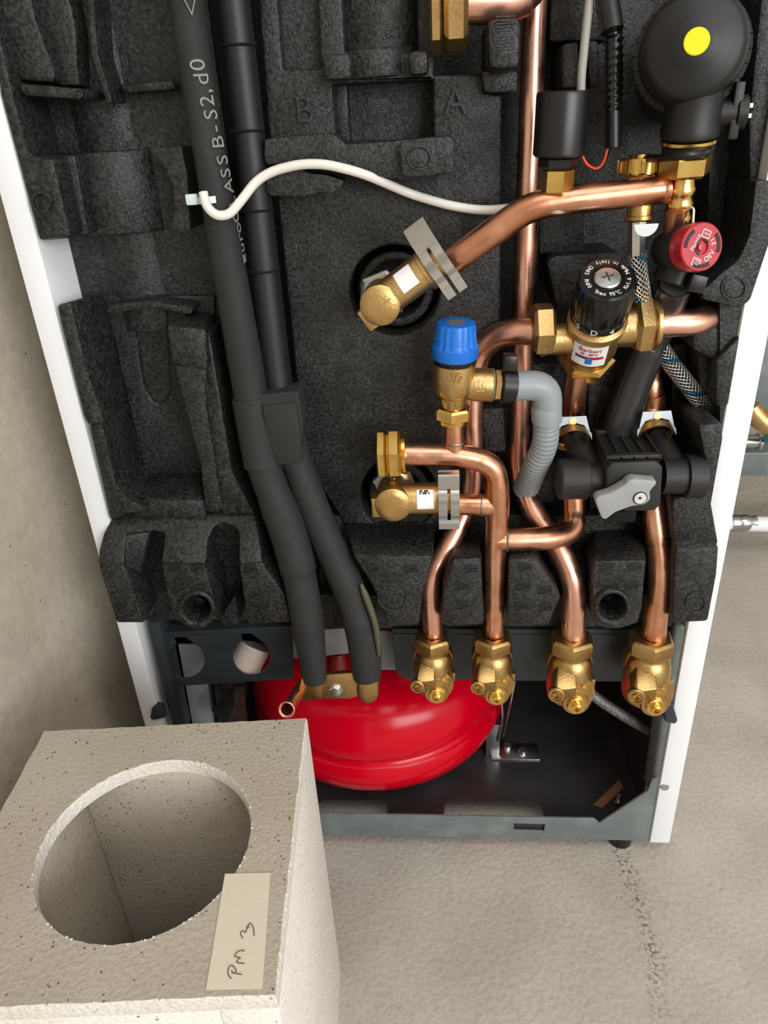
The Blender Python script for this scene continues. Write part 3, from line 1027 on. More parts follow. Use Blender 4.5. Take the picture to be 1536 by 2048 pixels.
# ---- vent hatch marks moulded into the faces: short parallel ribs
g = G()
for k in range(5):
    g.box((-.0062, -.0009, k * .0019), (.0062, .0008, k * .0019 + .0009))
vm0 = g.build('vent_mark', FOAM, fo, smooth=False, origin=V((0, 0, 0)))
first = True
marks = [(CF, [(960, 210), (975, 300), (955, 325), (735, 380), (620, 370), (700, 420), (960, 420), (820, 440), (950, 540), (965, 580), (700, 700), (755, 700),
               (690, 750), (770, 760), (860, 760), (830, 790), (720, 800), (650, 860), (730, 860), (800, 860), (700, 930), (640, 945), (940, 470), (760, 225), (640, 520), (700, 1000), (830, 330), (955, 260)]),
         (YF, [(350, 1142), (395, 1142), (360, 1185), (400, 1185), (502, 1145), (512, 1195), (745, 1145), (820, 1145), (942, 1145), (925, 1180), (925, 1218), (1050, 1142),
               (1045, 1180), (1090, 1188), (1040, 1220), (1090, 1222), (1212, 1142), (1268, 1142), (1262, 1180)]),
         (.045, [(1095, 745), (1092, 775)]), (.055, [(1205, 745), (1205, 772)]), (-.012, [(1010, 62), (1010, 100)]), (.06, [(1135, 455)]),
         (.0, [(470, 1008)]), (-.004, [(1448, 745)])]
for yf, ps in marks:
    for (x, y) in ps:
        o = vm0 if first else vm0.copy()
        if not first:
            col.objects.link(o)
            o.parent = fo
        o.location = A(x, y, yf) - ORG[fo.name]
        first = False

# ================================================================== copper pipework
def rp(px, P):
    return px / sc(P)


def pipe(name, label, pts, rpx, mt, fr=.03, parent=None, cat='pipe', n=28):
    """pts: (x, y, Y) photo points of the centre line; rpx: half width in photo pixels at each"""
    P = [A(*p) for p in pts]
    r = [q / sc(p) for q, p in zip(rpx if isinstance(rpx, (list, tuple)) else [rpx] * len(P), P)]
    o = G().tube(P, r, n, fr=fr).build(name, mt, parent)
    if label:
        tag(o, label, cat)
    return o


def solder(px, py, Y, r, ax, parent=None):
    """thin dull ring of solder round a joint"""
    P = A(px, py, Y)
    return G().lathe([(r, -.0012), (r * 1.05, 0), (r, .0012)], P, ax, 28, cap=(False, False)).build('solder_ring', SOLDER, parent)


# long vertical pipe, third outlet
t = thing('copper_pipe', 'long straight vertical copper pipe running down to the third brass shut-off valve', 'pipe', A(1147, 1270, -.01))
pipe('tube', None, [(1074, -120, .055), (1036, 935, .048), (1058, 1010, .03), (1132, 1120, .0), (1150, 1180, -.008), (1146, 1276, -.01)],
     [25, 22.5, 22.5, 23, 23.5, 24], COPPER, fr=.035, parent=t)
# top branch with large nut
t = thing('copper_branch', 'short horizontal copper branch with large brass nut at the upper edge', 'pipe', A(900, 40, .0))
pipe('tube', None, [(925, 4, .012), (1020, 2, .014), (1066, -26, .02), (1078, -110, .035)], [40, 40, 36, 30], COPPER, fr=.03, parent=t)
P0 = A(858, 8, .012)
axn = (A(925, 3, .012) - P0).normalized()
G().hexn(P0, axn, .0315, .0085, 0, rot=.3, ref=(0, 0, 1)).build('cap_ring', BRASS, t)
G().hexn(P0 + axn * .0095, axn, .0315, .0165, 0, rot=.3, ref=(0, 0, 1)).build('hex_nut', BRASS, t)
# mixing valve left pipe, first outlet
t = thing('copper_pipe', 'curved copper pipe from the mixing valve down to the first brass shut-off valve', 'pipe', A(865, 1265, -.01))
pipe('tube', None, [(1074, 664, .01), (1005, 664, .018), (955, 700, .034), (946, 780, .036), (944, 990, .03), (905, 1080, .01), (858, 1150, -.006), (866, 1274, -.01)],
     [26, 26, 25, 20.5, 20.5, 20, 19.5, 19.5], COPPER, fr=.03, parent=t)
# manifold: cap - tee - bend - second outlet, with side tees
t = thing('copper_manifold', 'heat-stained copper manifold pipe with soldered tees leading to the second brass shut-off valve', 'pipe', A(988, 1265, -.01))
pipe('main_tube', None, [(800, 908, -.012), (930, 911, -.012), (990, 930, -.012), (996, 1000, -.012), (992, 1080, -.012), (988, 1276, -.01)],
     [22.5, 23, 23.5, 24, 22, 18.5], COPPER_H, fr=.03, parent=t)
pipe('riser_stub', None, [(908, 845, -.012), (909, 908, -.012)], [18.5, 20], COPPER_H, parent=t)
pipe('inlet_stub', None, [(905, 1008, -.012), (996, 1010, -.012)], [21.5, 23], COPPER_H, parent=t)
pipe('side_branch', None, [(992, 1080, -.012), (1095, 1078, -.010), (1148, 1066, .004), (1148, 1000, .022), (1146, 920, .03)],
     [23.5, 23.5, 23, 22, 22], COPPER_D, fr=.028, parent=t)
rr = 23.5 / sc(A(1014, 1078, -.012))
solder(1014, 1079, -.012, rr, (1, 0, 0), t)
solder(962, 1010, -.012, 22.5 / sc(A(962, 1010, -.012)), (1, 0, 0), t)
solder(909, 884, -.012, 19.6 / sc(A(909, 884, -.012)), (0, 0, 1), t)
P0 = A(762, 908, -.012)
axn = V((1, 0, .01)).normalized()
G().hexn(P0 - axn * .0035, axn, .0215, .0085, 0, rot=.15, ref=(0, 0, 1)).build('end_cap', BRASS_Y, t)
G().hexn(P0 + axn * .0055, axn, .0222, .0125, 0, rot=.15, ref=(0, 0, 1)).build('hex_nut', BRASS_Y, t)
G().lathe([(.017, 0), (.0185, .001), (.0185, .0035), (.0115, .0045)], P0 + axn * .018, axn, 32).build('nut_collar', BRASS_Y, t)
# sloping pipe from upper elbow to the sensor tee
t = thing('copper_pipe', 'sloping brown copper pipe rising from the upper elbow to the pressure sensor', 'pipe', A(890, 540, -.01))
pipe('tube', None, [(858, 556, -.012), (990, 462, -.018), (1060, 412, -.02), (1140, 400, -.02), (1334, 378, -.018)], [26.5, 27.5, 28, 28, 27], COPPER_D, fr=.05, parent=t)
P1, P2 = A(1324, 379, -.018), A(1334, 377.8, -.018)
G().lathe([(27.3 / sc(P1), 0), (28.4 / sc(P1), .002), (28.4 / sc(P1), .0045), (23 / sc(P1), .0048)], P1, P2 - P1, 32).build('pipe_lip', COPPER_D, t)
P0 = A(1281, 402, -.012)
G().lathe([(.0085, 0), (.0092, -.004), (.0092, -.010), (.0105, -.0105), (.0105, -.013), (.0085, -.014)], P0, (0, .1, 1), 28).build('brass_stub', BRASS_D, t)
# mixing valve lower and right pipes
t = thing('copper_pipe', 'short vertical copper pipe beneath the mixing valve, dark brown', 'pipe', A(1143, 850, .03))
pipe('tube', None, [(1158, 745, .006), (1150, 790, .014), (1143, 850, .036), (1141, 890, .044)], [22, 22, 23, 23], COPPER_D, parent=t)
t = thing('copper_pipe', 'copper pipe bending back into the foam right of the mixing valve', 'pipe', A(1420, 640, .02))
pipe('tube', None, [(1296, 648, .0), (1390, 646, .004), (1420, 636, .014), (1420, 614, .05), (1412, 606, .08)], [27, 26.5, 26, 23, 22], COPPER, fr=.022, parent=t)
t = thing('copper_pipe', 'dark copper pipe with a swollen joint above the right port of the diverter valve', 'pipe', A(1300, 840, .05))
pipe('tube', None, [(1322, 690, .06), (1310, 740, .052), (1302, 775, .046), (1302, 800, .046), (1300, 830, .044), (1306, 890, .044)], [19, 21, 22, 27, 29, 26], COPPER_D, fr=.02, parent=t)
# fourth outlet
t = thing('copper_pipe', 'slightly bent orange-stained copper pipe above the fourth brass shut-off valve', 'pipe', A(1305, 1265, -.01))
pipe('tube', None, [(1304, 985, .012), (1312, 1060, .002), (1322, 1145, -.008), (1306, 1276, -.01)], [22, 22.5, 22.5, 25], COPPER_H, fr=.04, parent=t)

# ================================================================== four shut-off valves
def valve_parts(root):
    """brass ball valve: z = 0 at the nut's top face, hanging downward"""
    o = ORG[root.name]
    def bld(g, n, mt, **k):
        g.v = [V(p) + o for p in g.v]
        return g.build(n, mt, root, **k)
    g = G()
    g.hexn((0, 0, -.0165), (0, 0, 1), .0195, .0165, .0105, rot=.42, ref=(1, 0, 0))
    bld(g, 'union_nut', BRASS_D, bev=.0004)
    g = G()
    g.lathe([(.0105, -.012), (.0145, -.0165), (.0145, -.0195), (.017, -.022), (.0192, -.030), (.0198, -.040), (.0198, -.056), (.0186, -.064), (.017, -.0665), (.001, -.0665)], (0, 0, 0), (0, 0, 1), 40)
    g.lathe([(.001, -.004), (.0195, -.004), (.0205, -.002), (.0205, .006), (.0195, .008), (.001, .008)], (0, .004, -.030), (0, 1, 0), 36)
    bld(g, 'valve_body', BRASS_D)
    # front barrel carrying the adjusting screw
    g = G().lathe([(.012, 0), (.012, .012), (.0112, .0135), (.0085, .0135)], (.003, -.010, -.057), (0, -1, .05), 32)
    for k in range(3):
        g.lathe([(.0165 - k * .0018, 0), (.0165 - k * .0018, .0035 + k * .0028)], (.0035, -.0125, -.050 - k * .0018), (0, -1, .12), 32)
    bld(g, 'screw_barrel', BRASS_D)
    g = G().lathe([(.0086, 0), (.0086, .004), (.0078, .005), (.0045, .005), (.0042, .008), (.0034, .0085), (.0024, .0085), (.002, .004)], (.003, -.0215, -.057), (0, -1, .05), 12)
    bld(g, 'adjusting_screw', BRASS_Y, ang=25)
    # slanted lug with the drain plug
    g = G().ext([(.001, -.028, -.0335), (-.0165, -.031, -.0345), (-.0205, -.027, -.042), (-.0135, -.0265, -.0475), (.0015, -.0265, -.0475)], None,
                [(.002, -.010, -.0215), (-.013, -.008, -.022), (-.0175, -.006, -.034), (-.011, -.006, -.046), (.003, -.006, -.046)])
    bld(g, 'drain_lug', BRASS_D, bev=.0012)
    g = G().lathe([(.0074, 0), (.0074, .005), (.0066, .006), (.0050, .006), (.0048, .0048), (.0036, .0048), (.0034, .0064), (.0026, .0066), (.0022, .0035)], (-.0148, -.0255, -.0408), (-.25, -.95, .10), 24)
    bld(g, 'drain_plug', BRASS_D, ang=25)
    g = G().obox((.0198, -.002, -.049), (.0022, 0, 0), (0, .0045, 0), (0, 0, .0055))
    bld(g, 'side_tab', BRASS_D, bev=.0006)


vspots = [(865, 1270, 1.0, 'first from the left, beside the black insulated pipe ends'), (986, 1270, 1.02, 'second from the left'),
          (1145, 1272, 1.13, 'third from the left'), (1304, 1272, 1.15, 'fourth from the left, nearest the right cabinet panel')]
v0 = None
for x, y, s, w in vspots:
    loc = A(x, y, -.012)
    lab = 'brass shut-off valve under copper pipe, ' + w
    if v0 is None:
        v0 = thing('shutoff_valve', lab, 'valve', loc, 'brass shut-off valves along the bottom rail')
        valve_parts(v0)
    else:
        r = v0.copy()
        col.objects.link(r)
        r.location = loc
        r.scale = (s, s, s)
        r['label'] = lab
        for ch in v0.children:
            c = ch.copy()
            col.objects.link(c)
            c.parent = r


# ================================================================== brass elbow connectors with spring clips
def elbow(label, cx, cy, Y, ang, flip, code, rpx):
    P = A(cx, cy, Y)
    k = rpx / sc(P) / .0165
    t = thing('elbow_connector', label, 'fitting', P)
    ca, sa = math.cos(ang), math.sin(ang)
    ex, ez, ey = V((ca, 0, sa)), V((-sa, 0, ca)), V((0, 1, 0))
    L = lambda x, y, z: P + (ex * x + ey * y + ez * z) * k
    # swivel body running back into the opening
    g = G().lathe([(.001, -.002), (.009, -.0016), (.0145, -.0004), (.0163, .0012), (.0165, .003), (.0158, .0034), (.0162, .0045), (.0160, .03), (.0150, .045), (.012, .075)],
                  P, ey, 48)
    g.v = [P + (v - P) * k for v in g.v]
    g.build('swivel_body', BRASS, t)
    g = G().obox(L(0, -.0016, 0), ex * .011 * k, ey * .0008 * k, ez * .0004 * k)
    g.build('cap_ridge', BRASS, t)
    g = G().obox(L(-.0150, .010, -.0035), ex * .0045 * k, ey * .007 * k, ez * .0095 * k)
    g.build('stop_lug', BRASS, t, bev=.0008)
    G().hexn(L(0, .036, 0), ey, .0215 * k, .012 * k, 0, rot=.25, ref=ex).build('steel_nut', ZINC, t)
    # tube socket
    g = G().lathe([(.0145, 0), (.0145, .034), (.0153, .0345), (.0153, .0375), (.0143, .038), (.0143, .046), (.0150, .0465), (.0150, .050)], V((0, 0, 0)), V((1, 0, 0)), 40)
    g.v = [L(v.x + .008, v.y + .014, v.z) for v in g.v]
    g.build('socket', BRASS, t)
    # paper label wrapped on the socket
    vs, fs, n = [], [], 10
    for i in range(n + 1):
        a = math.radians(-14 + 72 * i / n)
        for x in (.0215, .0365):
            vs.append(L(x, .014 - math.cos(a) * .01465, math.sin(a) * .01465))
    for i in range(n):
        fs.append((2 * i, 2 * i + 1, 2 * i + 3, 2 * i + 2))
    g = G().add(vs, fs)
    g.add([v + (v - L(.02, .014, 0)) * .004 for v in vs], [f[::-1] for f in fs])
    g.build('paper_label', PAPER, t)
    if code:                                   # row of small black marks at the label's upper edge
        g = G()
        for i in range(7):
            for j in range(2):
                if (i * 5 + j * 3) % 4 == 1:
                    continue
                a = math.radians(44 + j * 8)
                x = .0245 + i * .0013
                g.obox(L(x, .014 - math.cos(a) * .0149, math.sin(a) * .0149), ex * .0006 * k, (ey * -math.cos(a) + ez * math.sin(a)) * .0001 * k, (ey * math.sin(a) + ez * math.cos(a)) * .0009 * k)
        g.build('printed_code', INK_K, t, smooth=False)
        txt('VIEH', .0058 * k, L(0, .018, .0163), ez.cross(ey) * 0 + ey * -1, ex * -1, BRASS, t, depth=.0006, name='cast_lettering')
    # spring clip: two strips over the tube joined at both ends
    f = -1 if flip else 1
    prof = [(.004, .0315), (-.0005, .0300), (-.0015, .0285), (-.0012, .0165), (-.0010, .0145), (-.0028, .0122), (-.0050, .0085), (-.0060, .004), (-.0060, -.003), (-.0046, -.009), (-.0012, -.0135), (-.0010, -.0150),
            (-.0024, -.0178), (-.0012, -.0240), (.0035, -.0255)]
    if flip:
        prof = [(.010, .034), (.006, .030), (-.0002, .0215), (-.0010, .0165), (-.0014, .014)] + prof[5:13] + [(-.0016, -.0265), (-.0008, -.0285), (.002, -.0295)]
        x0 = .047
    else:
        x0 = .0405
    g = G()
    wd = .0185

    def strip(xa, xb, pf):
        th = .0011
        fr_ = [L(xa, y, z) for y, z in pf]
        vs = []
        for y, z in pf:
            vs += [L(xa, y, z), L(xb, y, z), L(xb, y + th, z), L(xa, y + th, z)]
        fs = []
        for i in range(len(pf) - 1):
            for q in range(4):
                fs.append((4 * i + q, 4 * i + (q + 1) % 4, 4 * i + 4 + (q + 1) % 4, 4 * i + 4 + q))
        m_ = len(pf) - 1
        fs += [(0, 1, 2, 3), (4 * m_ + 3, 4 * m_ + 2, 4 * m_ + 1, 4 * m_)]
        g.add(vs, fs)
    h1, h2 = (5, 13) if not flip else (4, 12)
    strip(x0, x0 + .0078, prof)
    strip(x0 + .0107, x0 + wd, prof)
    strip(x0 + .0078, x0 + .0107, prof[:4] if not flip else prof[:5])
    strip(x0 + .0078, x0 + .0107, prof[-4:] if not flip else prof[-2:])
    g.build('spring_clip', STEEL, t, ang=20)
    return t


elbow('brass elbow connector with steel clip tilted upward, at the upper round foam opening', 760, 612, -.036, math.radians(33.5), True, False, 41)
elbow('brass elbow connector with steel clip and coded paper label, level, below the brass end cap', 786, 1012, -.034, 0.0, False, True, 37)

# ================================================================== safety valve with blue cap and grey drain
t = thing('safety_valve', 'brass safety valve with a blue ribbed cap', 'valve', A(908, 850, -.03))
Pt, Pb = A(912, 643, -.022), A(906, 840, -.016)
ax = (Pt - Pb).normalized()
Ls = lambda yy: Pb + (Pt - Pb) * ((850 - yy) / 195)
k = 1 / sc(Ls(760))
# blue cap
n = 72
prof = [(44, 722), (45, 718), (45.5, 700), (43, 697), (41, 690), (38.5, 662), (36, 657), (30, 656), (1, 657)]
g = G()
_, u, w = frame(ax, (0, -1, 0))
b = 0
H = lambda yy: (850 - yy) / 195 * (Pt - Pb).length
for ri, (r, yy) in enumerate(prof):
    for q in range(n):
        a = 2 * math.pi * q / n
        rr = r * k
        if 3 <= ri <= 5 and (q % 4) in (0, 1) and (q // 4) % 3:
            rr *= .955
        g.v.append(Pb + ax * H(yy) + (u * math.cos(a) + w * math.sin(a)) * rr)
for i in range(len(prof) - 1):
    for q in range(n):
        g.f.append([i * n + q, i * n + (q + 1) % n, (i + 1) * n + (q + 1) % n, (i + 1) * n + q])
cap_o = g.build('blue_cap', BLUE, t, ang=28)
G().lathe([(.001, 0), (24 * k, 0), (24 * k, .0003), (.001, .0003)], Pb + ax * (H(657) - .00005), ax, 32).build('cap_disc', mat('grey_disc', S(110, 105, 104), 0, .5), cap_o)
G().lathe([(41 * k, H(732)), (43 * k, H(728)), (43 * k, H(720)), (38 * k, H(718))], Pb, ax, 48).build('black_ring', PLASTIC_G, t)
G().lathe([(38 * k, H(734)), (41.5 * k, H(732)), (42 * k, H(760)), (41 * k, H(784)), (34 * k, H(796)), (28 * k, H(800)), (27 * k, H(815)), (25 * k, H(820))][::-1], Pb, ax, 48).build('body', BRASS, t)
g = G().hexn(Pb + ax * H(813), ax, 29 * k, H(797) - H(813), 0, rot=.1, ref=(0, -1, 0))
g.build('wrench_flats', BRASS, t)
G().lathe([(21 * k, H(828)), (22 * k, H(812))], Pb, ax, 32).build('neck', BRASS_Y, t)
G().hexn(Pb + ax * H(848), ax, 37 * k, H(822) - H(848), 0, rot=-.12, ref=(0, -1, 0)).build('compression_nut', BRASS_Y, t)
G().lathe([(24 * k, H(856)), (31 * k, H(853)), (31 * k, H(846)), (28 * k, H(845))], Pb, ax, 32).build('nut_collar', BRASS_Y, t)
txt('1/2', .0108, A(911, 745, -.022) + V((0, -.0165, -.0005)), (1, 0, 0), ax, BRASS, t, depth=.0006, name='cast_lettering', bend=.0172)
# side outlet
o0 = A(915, 768, -.018)
sx = (A(1000, 771, -.016) - o0).normalized()
G().lathe([(26 * k, 0), (33.5 * k, .016), (33.5 * k, .0275), (30 * k, .029)], o0, sx, 36).build('outlet', BRASS, t)
G().lathe([(33.2 * k, .0278), (33.8 * k, .0281), (33.4 * k, .0288), (31 * k, .0292)], o0, sx, 36, cap=(False, False)).build('sealing_ring', mat('green_seal', S(112, 128, 104), 0, .5), t)
G().hexn(o0 + sx * .0290, sx, 33 * k, .0068, 0, rot=.1, ref=(0, 0, 1)).build('outlet_hex', BRASS, t)
G().tube([o0 + sx * .018 + V((-.003, -.0128, -.001)), o0 + sx * .018 + V((.003, -.0130, -.001))], .001, 8).build('cast_arrow', BRASS, t)
# black union and grey drain elbow
t = thing('drain_elbow', 'light grey plastic drain elbow with ribbed tail on a black union', 'drain', A(1080, 930, 0))
o1 = o0 + sx * .0355
G().lathe([(29 * k, 0), (36 * k, .0012), (36 * k, .0115), (31 * k, .0125)], o1, sx, 36).build('union_nut', PLASTIC, t)
G().obox(o1 + sx * .007 + V((0, -.002, .0205)), sx * .0055, V((0, .006, 0)), V((0, 0, .0065))).build('union_wing', PLASTIC, t, bev=.0012)
pipe('elbow_tube', None, [(1022, 772, -.0155), (1094, 770, -.0135), (1094, 842, -.009)], [29.5, 30, 29.5], GREYP, fr=.026, parent=t)
pa, pb = A(1092, 808, -.0112), A(1093, 842, -.009)
G().lathe([(28 / sc(pa), 0), (30.5 / sc(pa), .002), (30 / sc(pa), (pb - pa).length * .9), (27 / sc(pa), (pb - pa).length), (20 / sc(pa), (pb - pa).length + .0004)], pa, pb - pa, 36).build('socket_ring', GREYP, t)
P = [A(1093, 840, -.009), A(1091, 890, -.004), A(1072, 930, .008), A(1052, 975, .035)]
G().tube(P, [26 / sc(p) for p in P], 24, fr=.02, rfun=(.0011, [1, 1, .93, .93])).build('ribbed_tail', GREYP, t, ang=60)

# ================================================================== thermostatic mixing valve
t = thing('mixing_valve', 'brass thermostatic mixing valve with black adjusting knob and white scale sticker', 'valve', A(1160, 740, .0))
B, T = A(1186, 674, -.004), A(1215, 556, -.044)
ax = (T - B).normalized()
LT = (T - B).length
k = 1 / sc(B)
kt = 1 / sc(T)
fcam = (CAM - B).normalized()
_, u0, w0 = frame(ax, fcam)                      # u0: side of the barrel facing the viewer
G().lathe([(.012, -.030), (.0155, -.027), (.0170, -.022), (.0190, -.017), (.0206, -.010), (.0208, .013), (.0222, .015), (.0222, .0175), (.0230, .0185), (.0230, .022), (.0195, .024), (.019, .034)], B, ax, 48).build('body', BRASS, t)
# knob with knurled side
nn = 96
g = G()
kp = [(.0206, LT - .040), (.0215, LT - .039), (.0220, LT - .0325), (.0216, LT - .0315), (.0222, LT - .030), (.0219, LT - .004), (.0206, LT - .001), (.0190, LT), (.0110, LT), (.0107, LT - .0012), (.001, LT - .0012)]
for ri, (r, h) in enumerate(kp):
    for q in range(nn):
        a = 2 * math.pi * q / nn
        rr = r * (.965 if 4 <= ri <= 5 and q % 6 in (0, 1) else 1)
        g.v.append(B + ax * h + (u0 * math.cos(a) + w0 * math.sin(a)) * rr)
for i in range(len(kp) - 1):
    for q in range(nn):
        g.f.append([i * nn + q, i * nn + (q + 1) % nn, (i + 1) * nn + (q + 1) % nn, (i + 1) * nn + q])
g.f.append([i for i in range(nn)][::-1])
kn = g.build('knob', PLASTIC_G, t, ang=28)
G().lathe([(.0098, 0), (.0098, .0016), (.0088, .0024), (.001, .0032)], T - ax * .0012, ax, 28).build('screw', ZINC, kn)
g = G()
for a in (0.5, 2.07):
    d = (u0 * math.cos(a) + w0 * math.sin(a))
    g.obox(T + ax * .0019, d * .0042, ax.cross(d) * .0005, ax * .0001)
g.build('screw_slot', INK_K, kn)
# ring of lettering: letter tops toward the centre
ring = 'Tmax 95°C  Kv1.6  Made in Italy  DN15  PN10  '
g = G()
up_ = (V((0, 0, 1)) - ax * ax.z).normalized()     # "up" on the knob's top as seen
rt_ = up_.cross(ax)
if rt_.dot(RT) < 0:
    rt_ = -rt_
for i, ch in enumerate(ring):
    if ch == ' ':
        continue
    a = math.radians(234 + 360 * i / len(ring))
    rad = rt_ * math.cos(a) + up_ * math.sin(a)
    tan = -rt_ * math.sin(a) + up_ * math.cos(a)
    txt(ch, .0045, T + ax * .0001 + rad * .0152, tan, -rad, None, None, G_only=g, depth=.0001)
g.build('ring_lettering', INK_W, kn, smooth=False)
for ch, a in (('5', -.62), ('Q', .0), ('4', .62)):
    d = (u0 * math.cos(a) + w0 * math.sin(a))
    tn = ax.cross(d)
    if tn.dot(RT) < 0:
        tn = -tn
    txt({'Q': 'D'}.get(ch, ch), .0078, B + ax * (LT - .0358) + d * .0219, tn, ax, INK_W, kn, depth=.0001, name='scale_mark')


# sticker on the barrel
def bpatch(name, mt, a0, a1, h0, h1, r, skew=0, n=10):
    vs, fs = [], []
    for i in range(n + 1):
        a = a0 + (a1 - a0) * i / n
        d = (u0 * math.cos(a) + (w0 * SG) * math.sin(a))
        for h, rr in ((h0, r), (h1, r), (h1, r - .0003), (h0, r - .0003)):
            vs.append(B + ax * (h + skew * a) + d * rr)
    for i in range(n):
        for q in range(4):
            fs.append((4 * i + q, 4 * i + (q + 1) % 4, 4 * i + 4 + (q + 1) % 4, 4 * i + 4 + q))
    fs += [(0, 1, 2, 3), (4 * n + 3, 4 * n + 2, 4 * n + 1, 4 * n)]
    return G().add(vs, fs).build(name, mt, t)


SG = 1 if w0.dot(RT) > 0 else -1
st = bpatch('scale_sticker', PAPER, -.66, .70, -.0110, .0125, .0211)
ORG[st.name] = ORG[st.name]
bpatch('sticker_arrow', INK_R, -.5, .58, -.0005, .0009, .0213)
bpatch('sticker_arrow', INK_R, .05, .58, -.0021, .0005, .0213)
bpatch('sticker_arrow', mat('ink_navy', S(40, 50, 120), 0, .5), -.5, .0, -.0021, -.0003, .02135)
bpatch('sticker_arrow', INK_B, -.08, .18, -.0080, -.0010, .0214)
d = u0 * math.cos(.02) + w0 * SG * math.sin(.02)
tn = ax.cross(d)
tn = tn if tn.dot(RT) > 0 else -tn
txt('Barberi', .0062, B + ax * .0085 + d * .0213, tn, ax, INK_R, t, depth=.0001, bend=.0213)
txt('35 - 60°C', .0036, B + ax * .0038 + d * .0213, tn, ax, INK_K, t, depth=.0001, bend=.0213)
# ports
sxl = V((-1, 0, -.02)).normalized()
G().lathe([(.0125, 0), (.0125, .026), (.0135, .027), (.0135, .029), (.0115, .030)], B + sxl * .012, sxl, 32).build('side_port', BRASS, t)
P0 = A(1107, 656, -.004)
G().hexn(P0, sxl, .0205, .0165, 0, rot=.5, ref=(0, 0, 1)).build('port_nut', BRASS, t)
sxr = V((1, 0, .05)).normalized()
G().lathe([(.0150, 0), (.0158, .016), (.0162, .026), (.0185, .0265), (.0185, .031), (.0165, .032), (.0165, .036)], B + sxr * .006 + V((0, 0, .006)), sxr, 36).build('side_port', BRASS, t)
P0 = A(1266, 650, -.004)
G().hexn(P0, sxr, .0230, .0145, 0, rot=.35, ref=(0, 0, 1)).build('port_nut', BRASS, t)
G().lathe([(.019, 0), (.0198, .001), (.0198, .004), (.011, .006)], P0 + sxr * .0145, sxr, 32).build('nut_collar', BRASS, t)
G().lathe([(.0175, 0), (.0175, .004), (.0165, .006)], B - ax * .026, ax, 32).build('collar', BRASS, t)
G().hexn(B - ax * .038, ax, .0225, .014, 0, rot=.3, ref=(0, -1, 0)).build('port_nut', BRASS_Y, t)

# ================================================================== pressure sensor, wires
t = thing('pressure_sensor', 'black cylindrical pressure sensor on a brass fitting above the sloping pipe', 'sensor', A(1120, 390, -.02))
pa, pb = A(1118, 312, -.022), A(1128, 182, -.024)
ax = (pb - pa).normalized()
h = (pb - pa).length
k = 1 / sc(pa)
G().lathe([(48 * k, 0), (52 * k, .0015), (52 * k, h - .002), (50 * k, h), (.001, h)], pa, ax, 40).build('housing', PLASTIC, t)
G().hexn(pa - ax * .008, ax, 40 * k, .008, 0, rot=.4, ref=(0, -1, 0)).build('hex_base', PLASTIC, t)
G().hexn(pa - ax * .024, ax, 33 * k, .0165, 0, rot=.25, ref=(0, -1, 0)).build('brass_hex', BRASS_Y, t)
G().lathe([(22 * k, 0), (19 * k, .004), (19 * k, .014)], pa - ax * .035, ax, 28).build('brass_spigot', BRASS_Y, t)
G().lathe([(28 * k, 0), (24 * k, .003), (20 * k, .004)], pa - ax * .0365, ax, 28).build('solder_fillet', SOLDER, t)
tag(G().tube([A(1162, 184, -.008), A(1163, 150, -.006), A(1172, 60, .0), A(1184, -40, .01), A(1190, -110, .02)], .0030, 12, fr=.03).build('sensor_cable', CABLE_G, None),
    'thin light grey cable rising from the black sensor to the upper edge', 'cable')
t = thing('cable_conduit', 'black corrugated cable conduit beside the sensor', 'conduit', A(1225, 300, .0))
P = [A(1205, -110, .02), A(1212, -30, .014), A(1228, 60, .004), A(1226, 225, .0)]
G().tube(P, [19 / sc(p) for p in P], 20, fr=.04, rfun=(.0012, [1, 1, .9, .9])).build('corrugated_tube', PLASTIC_G, t, ang=60)
P = [A(1200, -110, .012), A(1210, -30, .004), A(1224, 62, -.004)]
G().tube(P, [23 / sc(p) for p in P], 20, fr=.05).build('heat_shrink', PLASTIC, t)
P = [A(1226, 222, .0), A(1226, 294, .0)]
G().tube(P, [17 / sc(P[0])] * 2, 20).build('end_sleeve', PLASTIC, t)
t = thing('sensor_wires', 'thin orange and black wire loop between sensor and conduit', 'wire', A(1190, 340, -.01))
G().tube([A(1162, 306, -.02), A(1172, 328, -.02), A(1192, 340, -.015), A(1208, 326, -.006), A(1217, 290, 0)], .0009, 8, fr=.012).build('orange_wire', ORANGE, t)
G().tube([A(1164, 306, -.018), A(1178, 330, -.017), A(1194, 337, -.012), A(1212, 322, -.004), A(1221, 290, 0.002)], .0009, 8, fr=.012).build('black_wire', PLASTIC_G, t)

# ================================================================== black pump head with yellow button
t = thing('pump_head', 'black round pump head with a yellow centre button at the upper right', 'pump', A(1370, 350, -.01))
c = A(1390, 87, -.045)
ax = (V((-.22, -.9, .12))).normalized()
k = 1 / sc(c)
G().lathe([(90 * k, -.034), (103 * k, -.030), (104 * k, -.012), (101 * k, -.007), (95 * k, -.0035), (86 * k, -.0015), (62 * k, .0008), (45 * k, .0030), (34 * k, .0046), (.001, .005)], c, ax, 64).build('motor_cap', PUMP, t)
g = G().lathe([(92 * k, -.042), (107 * k, -.040), (109 * k, -.028), (102 * k, -.025), (90 * k, -.025)], c, ax, 64)
_, uu, ww = frame(ax)
for q in range(26):
    a = 2 * math.pi * q / 26
    d = uu * math.cos(a) + ww * math.sin(a)
    g.obox(c + ax * -.032 + d * 107 * k, d * .003, ax.cross(d) * .004, ax * .005)
g.build('toothed_ring', PUMP, t)
G().lathe([(24.5 * k, 0), (24.5 * k, .0012), (23 * k, .0016), (.001, .0016)], c + ax * .0047 + V((.0005, 0, 0)), ax, 36).build('button', YELLOW, t)
G().lathe([(.030, 0), (.034, .02), (.034, .07)], c - ax * .042, -ax, 40).build('motor_body', PLASTIC_M, t)
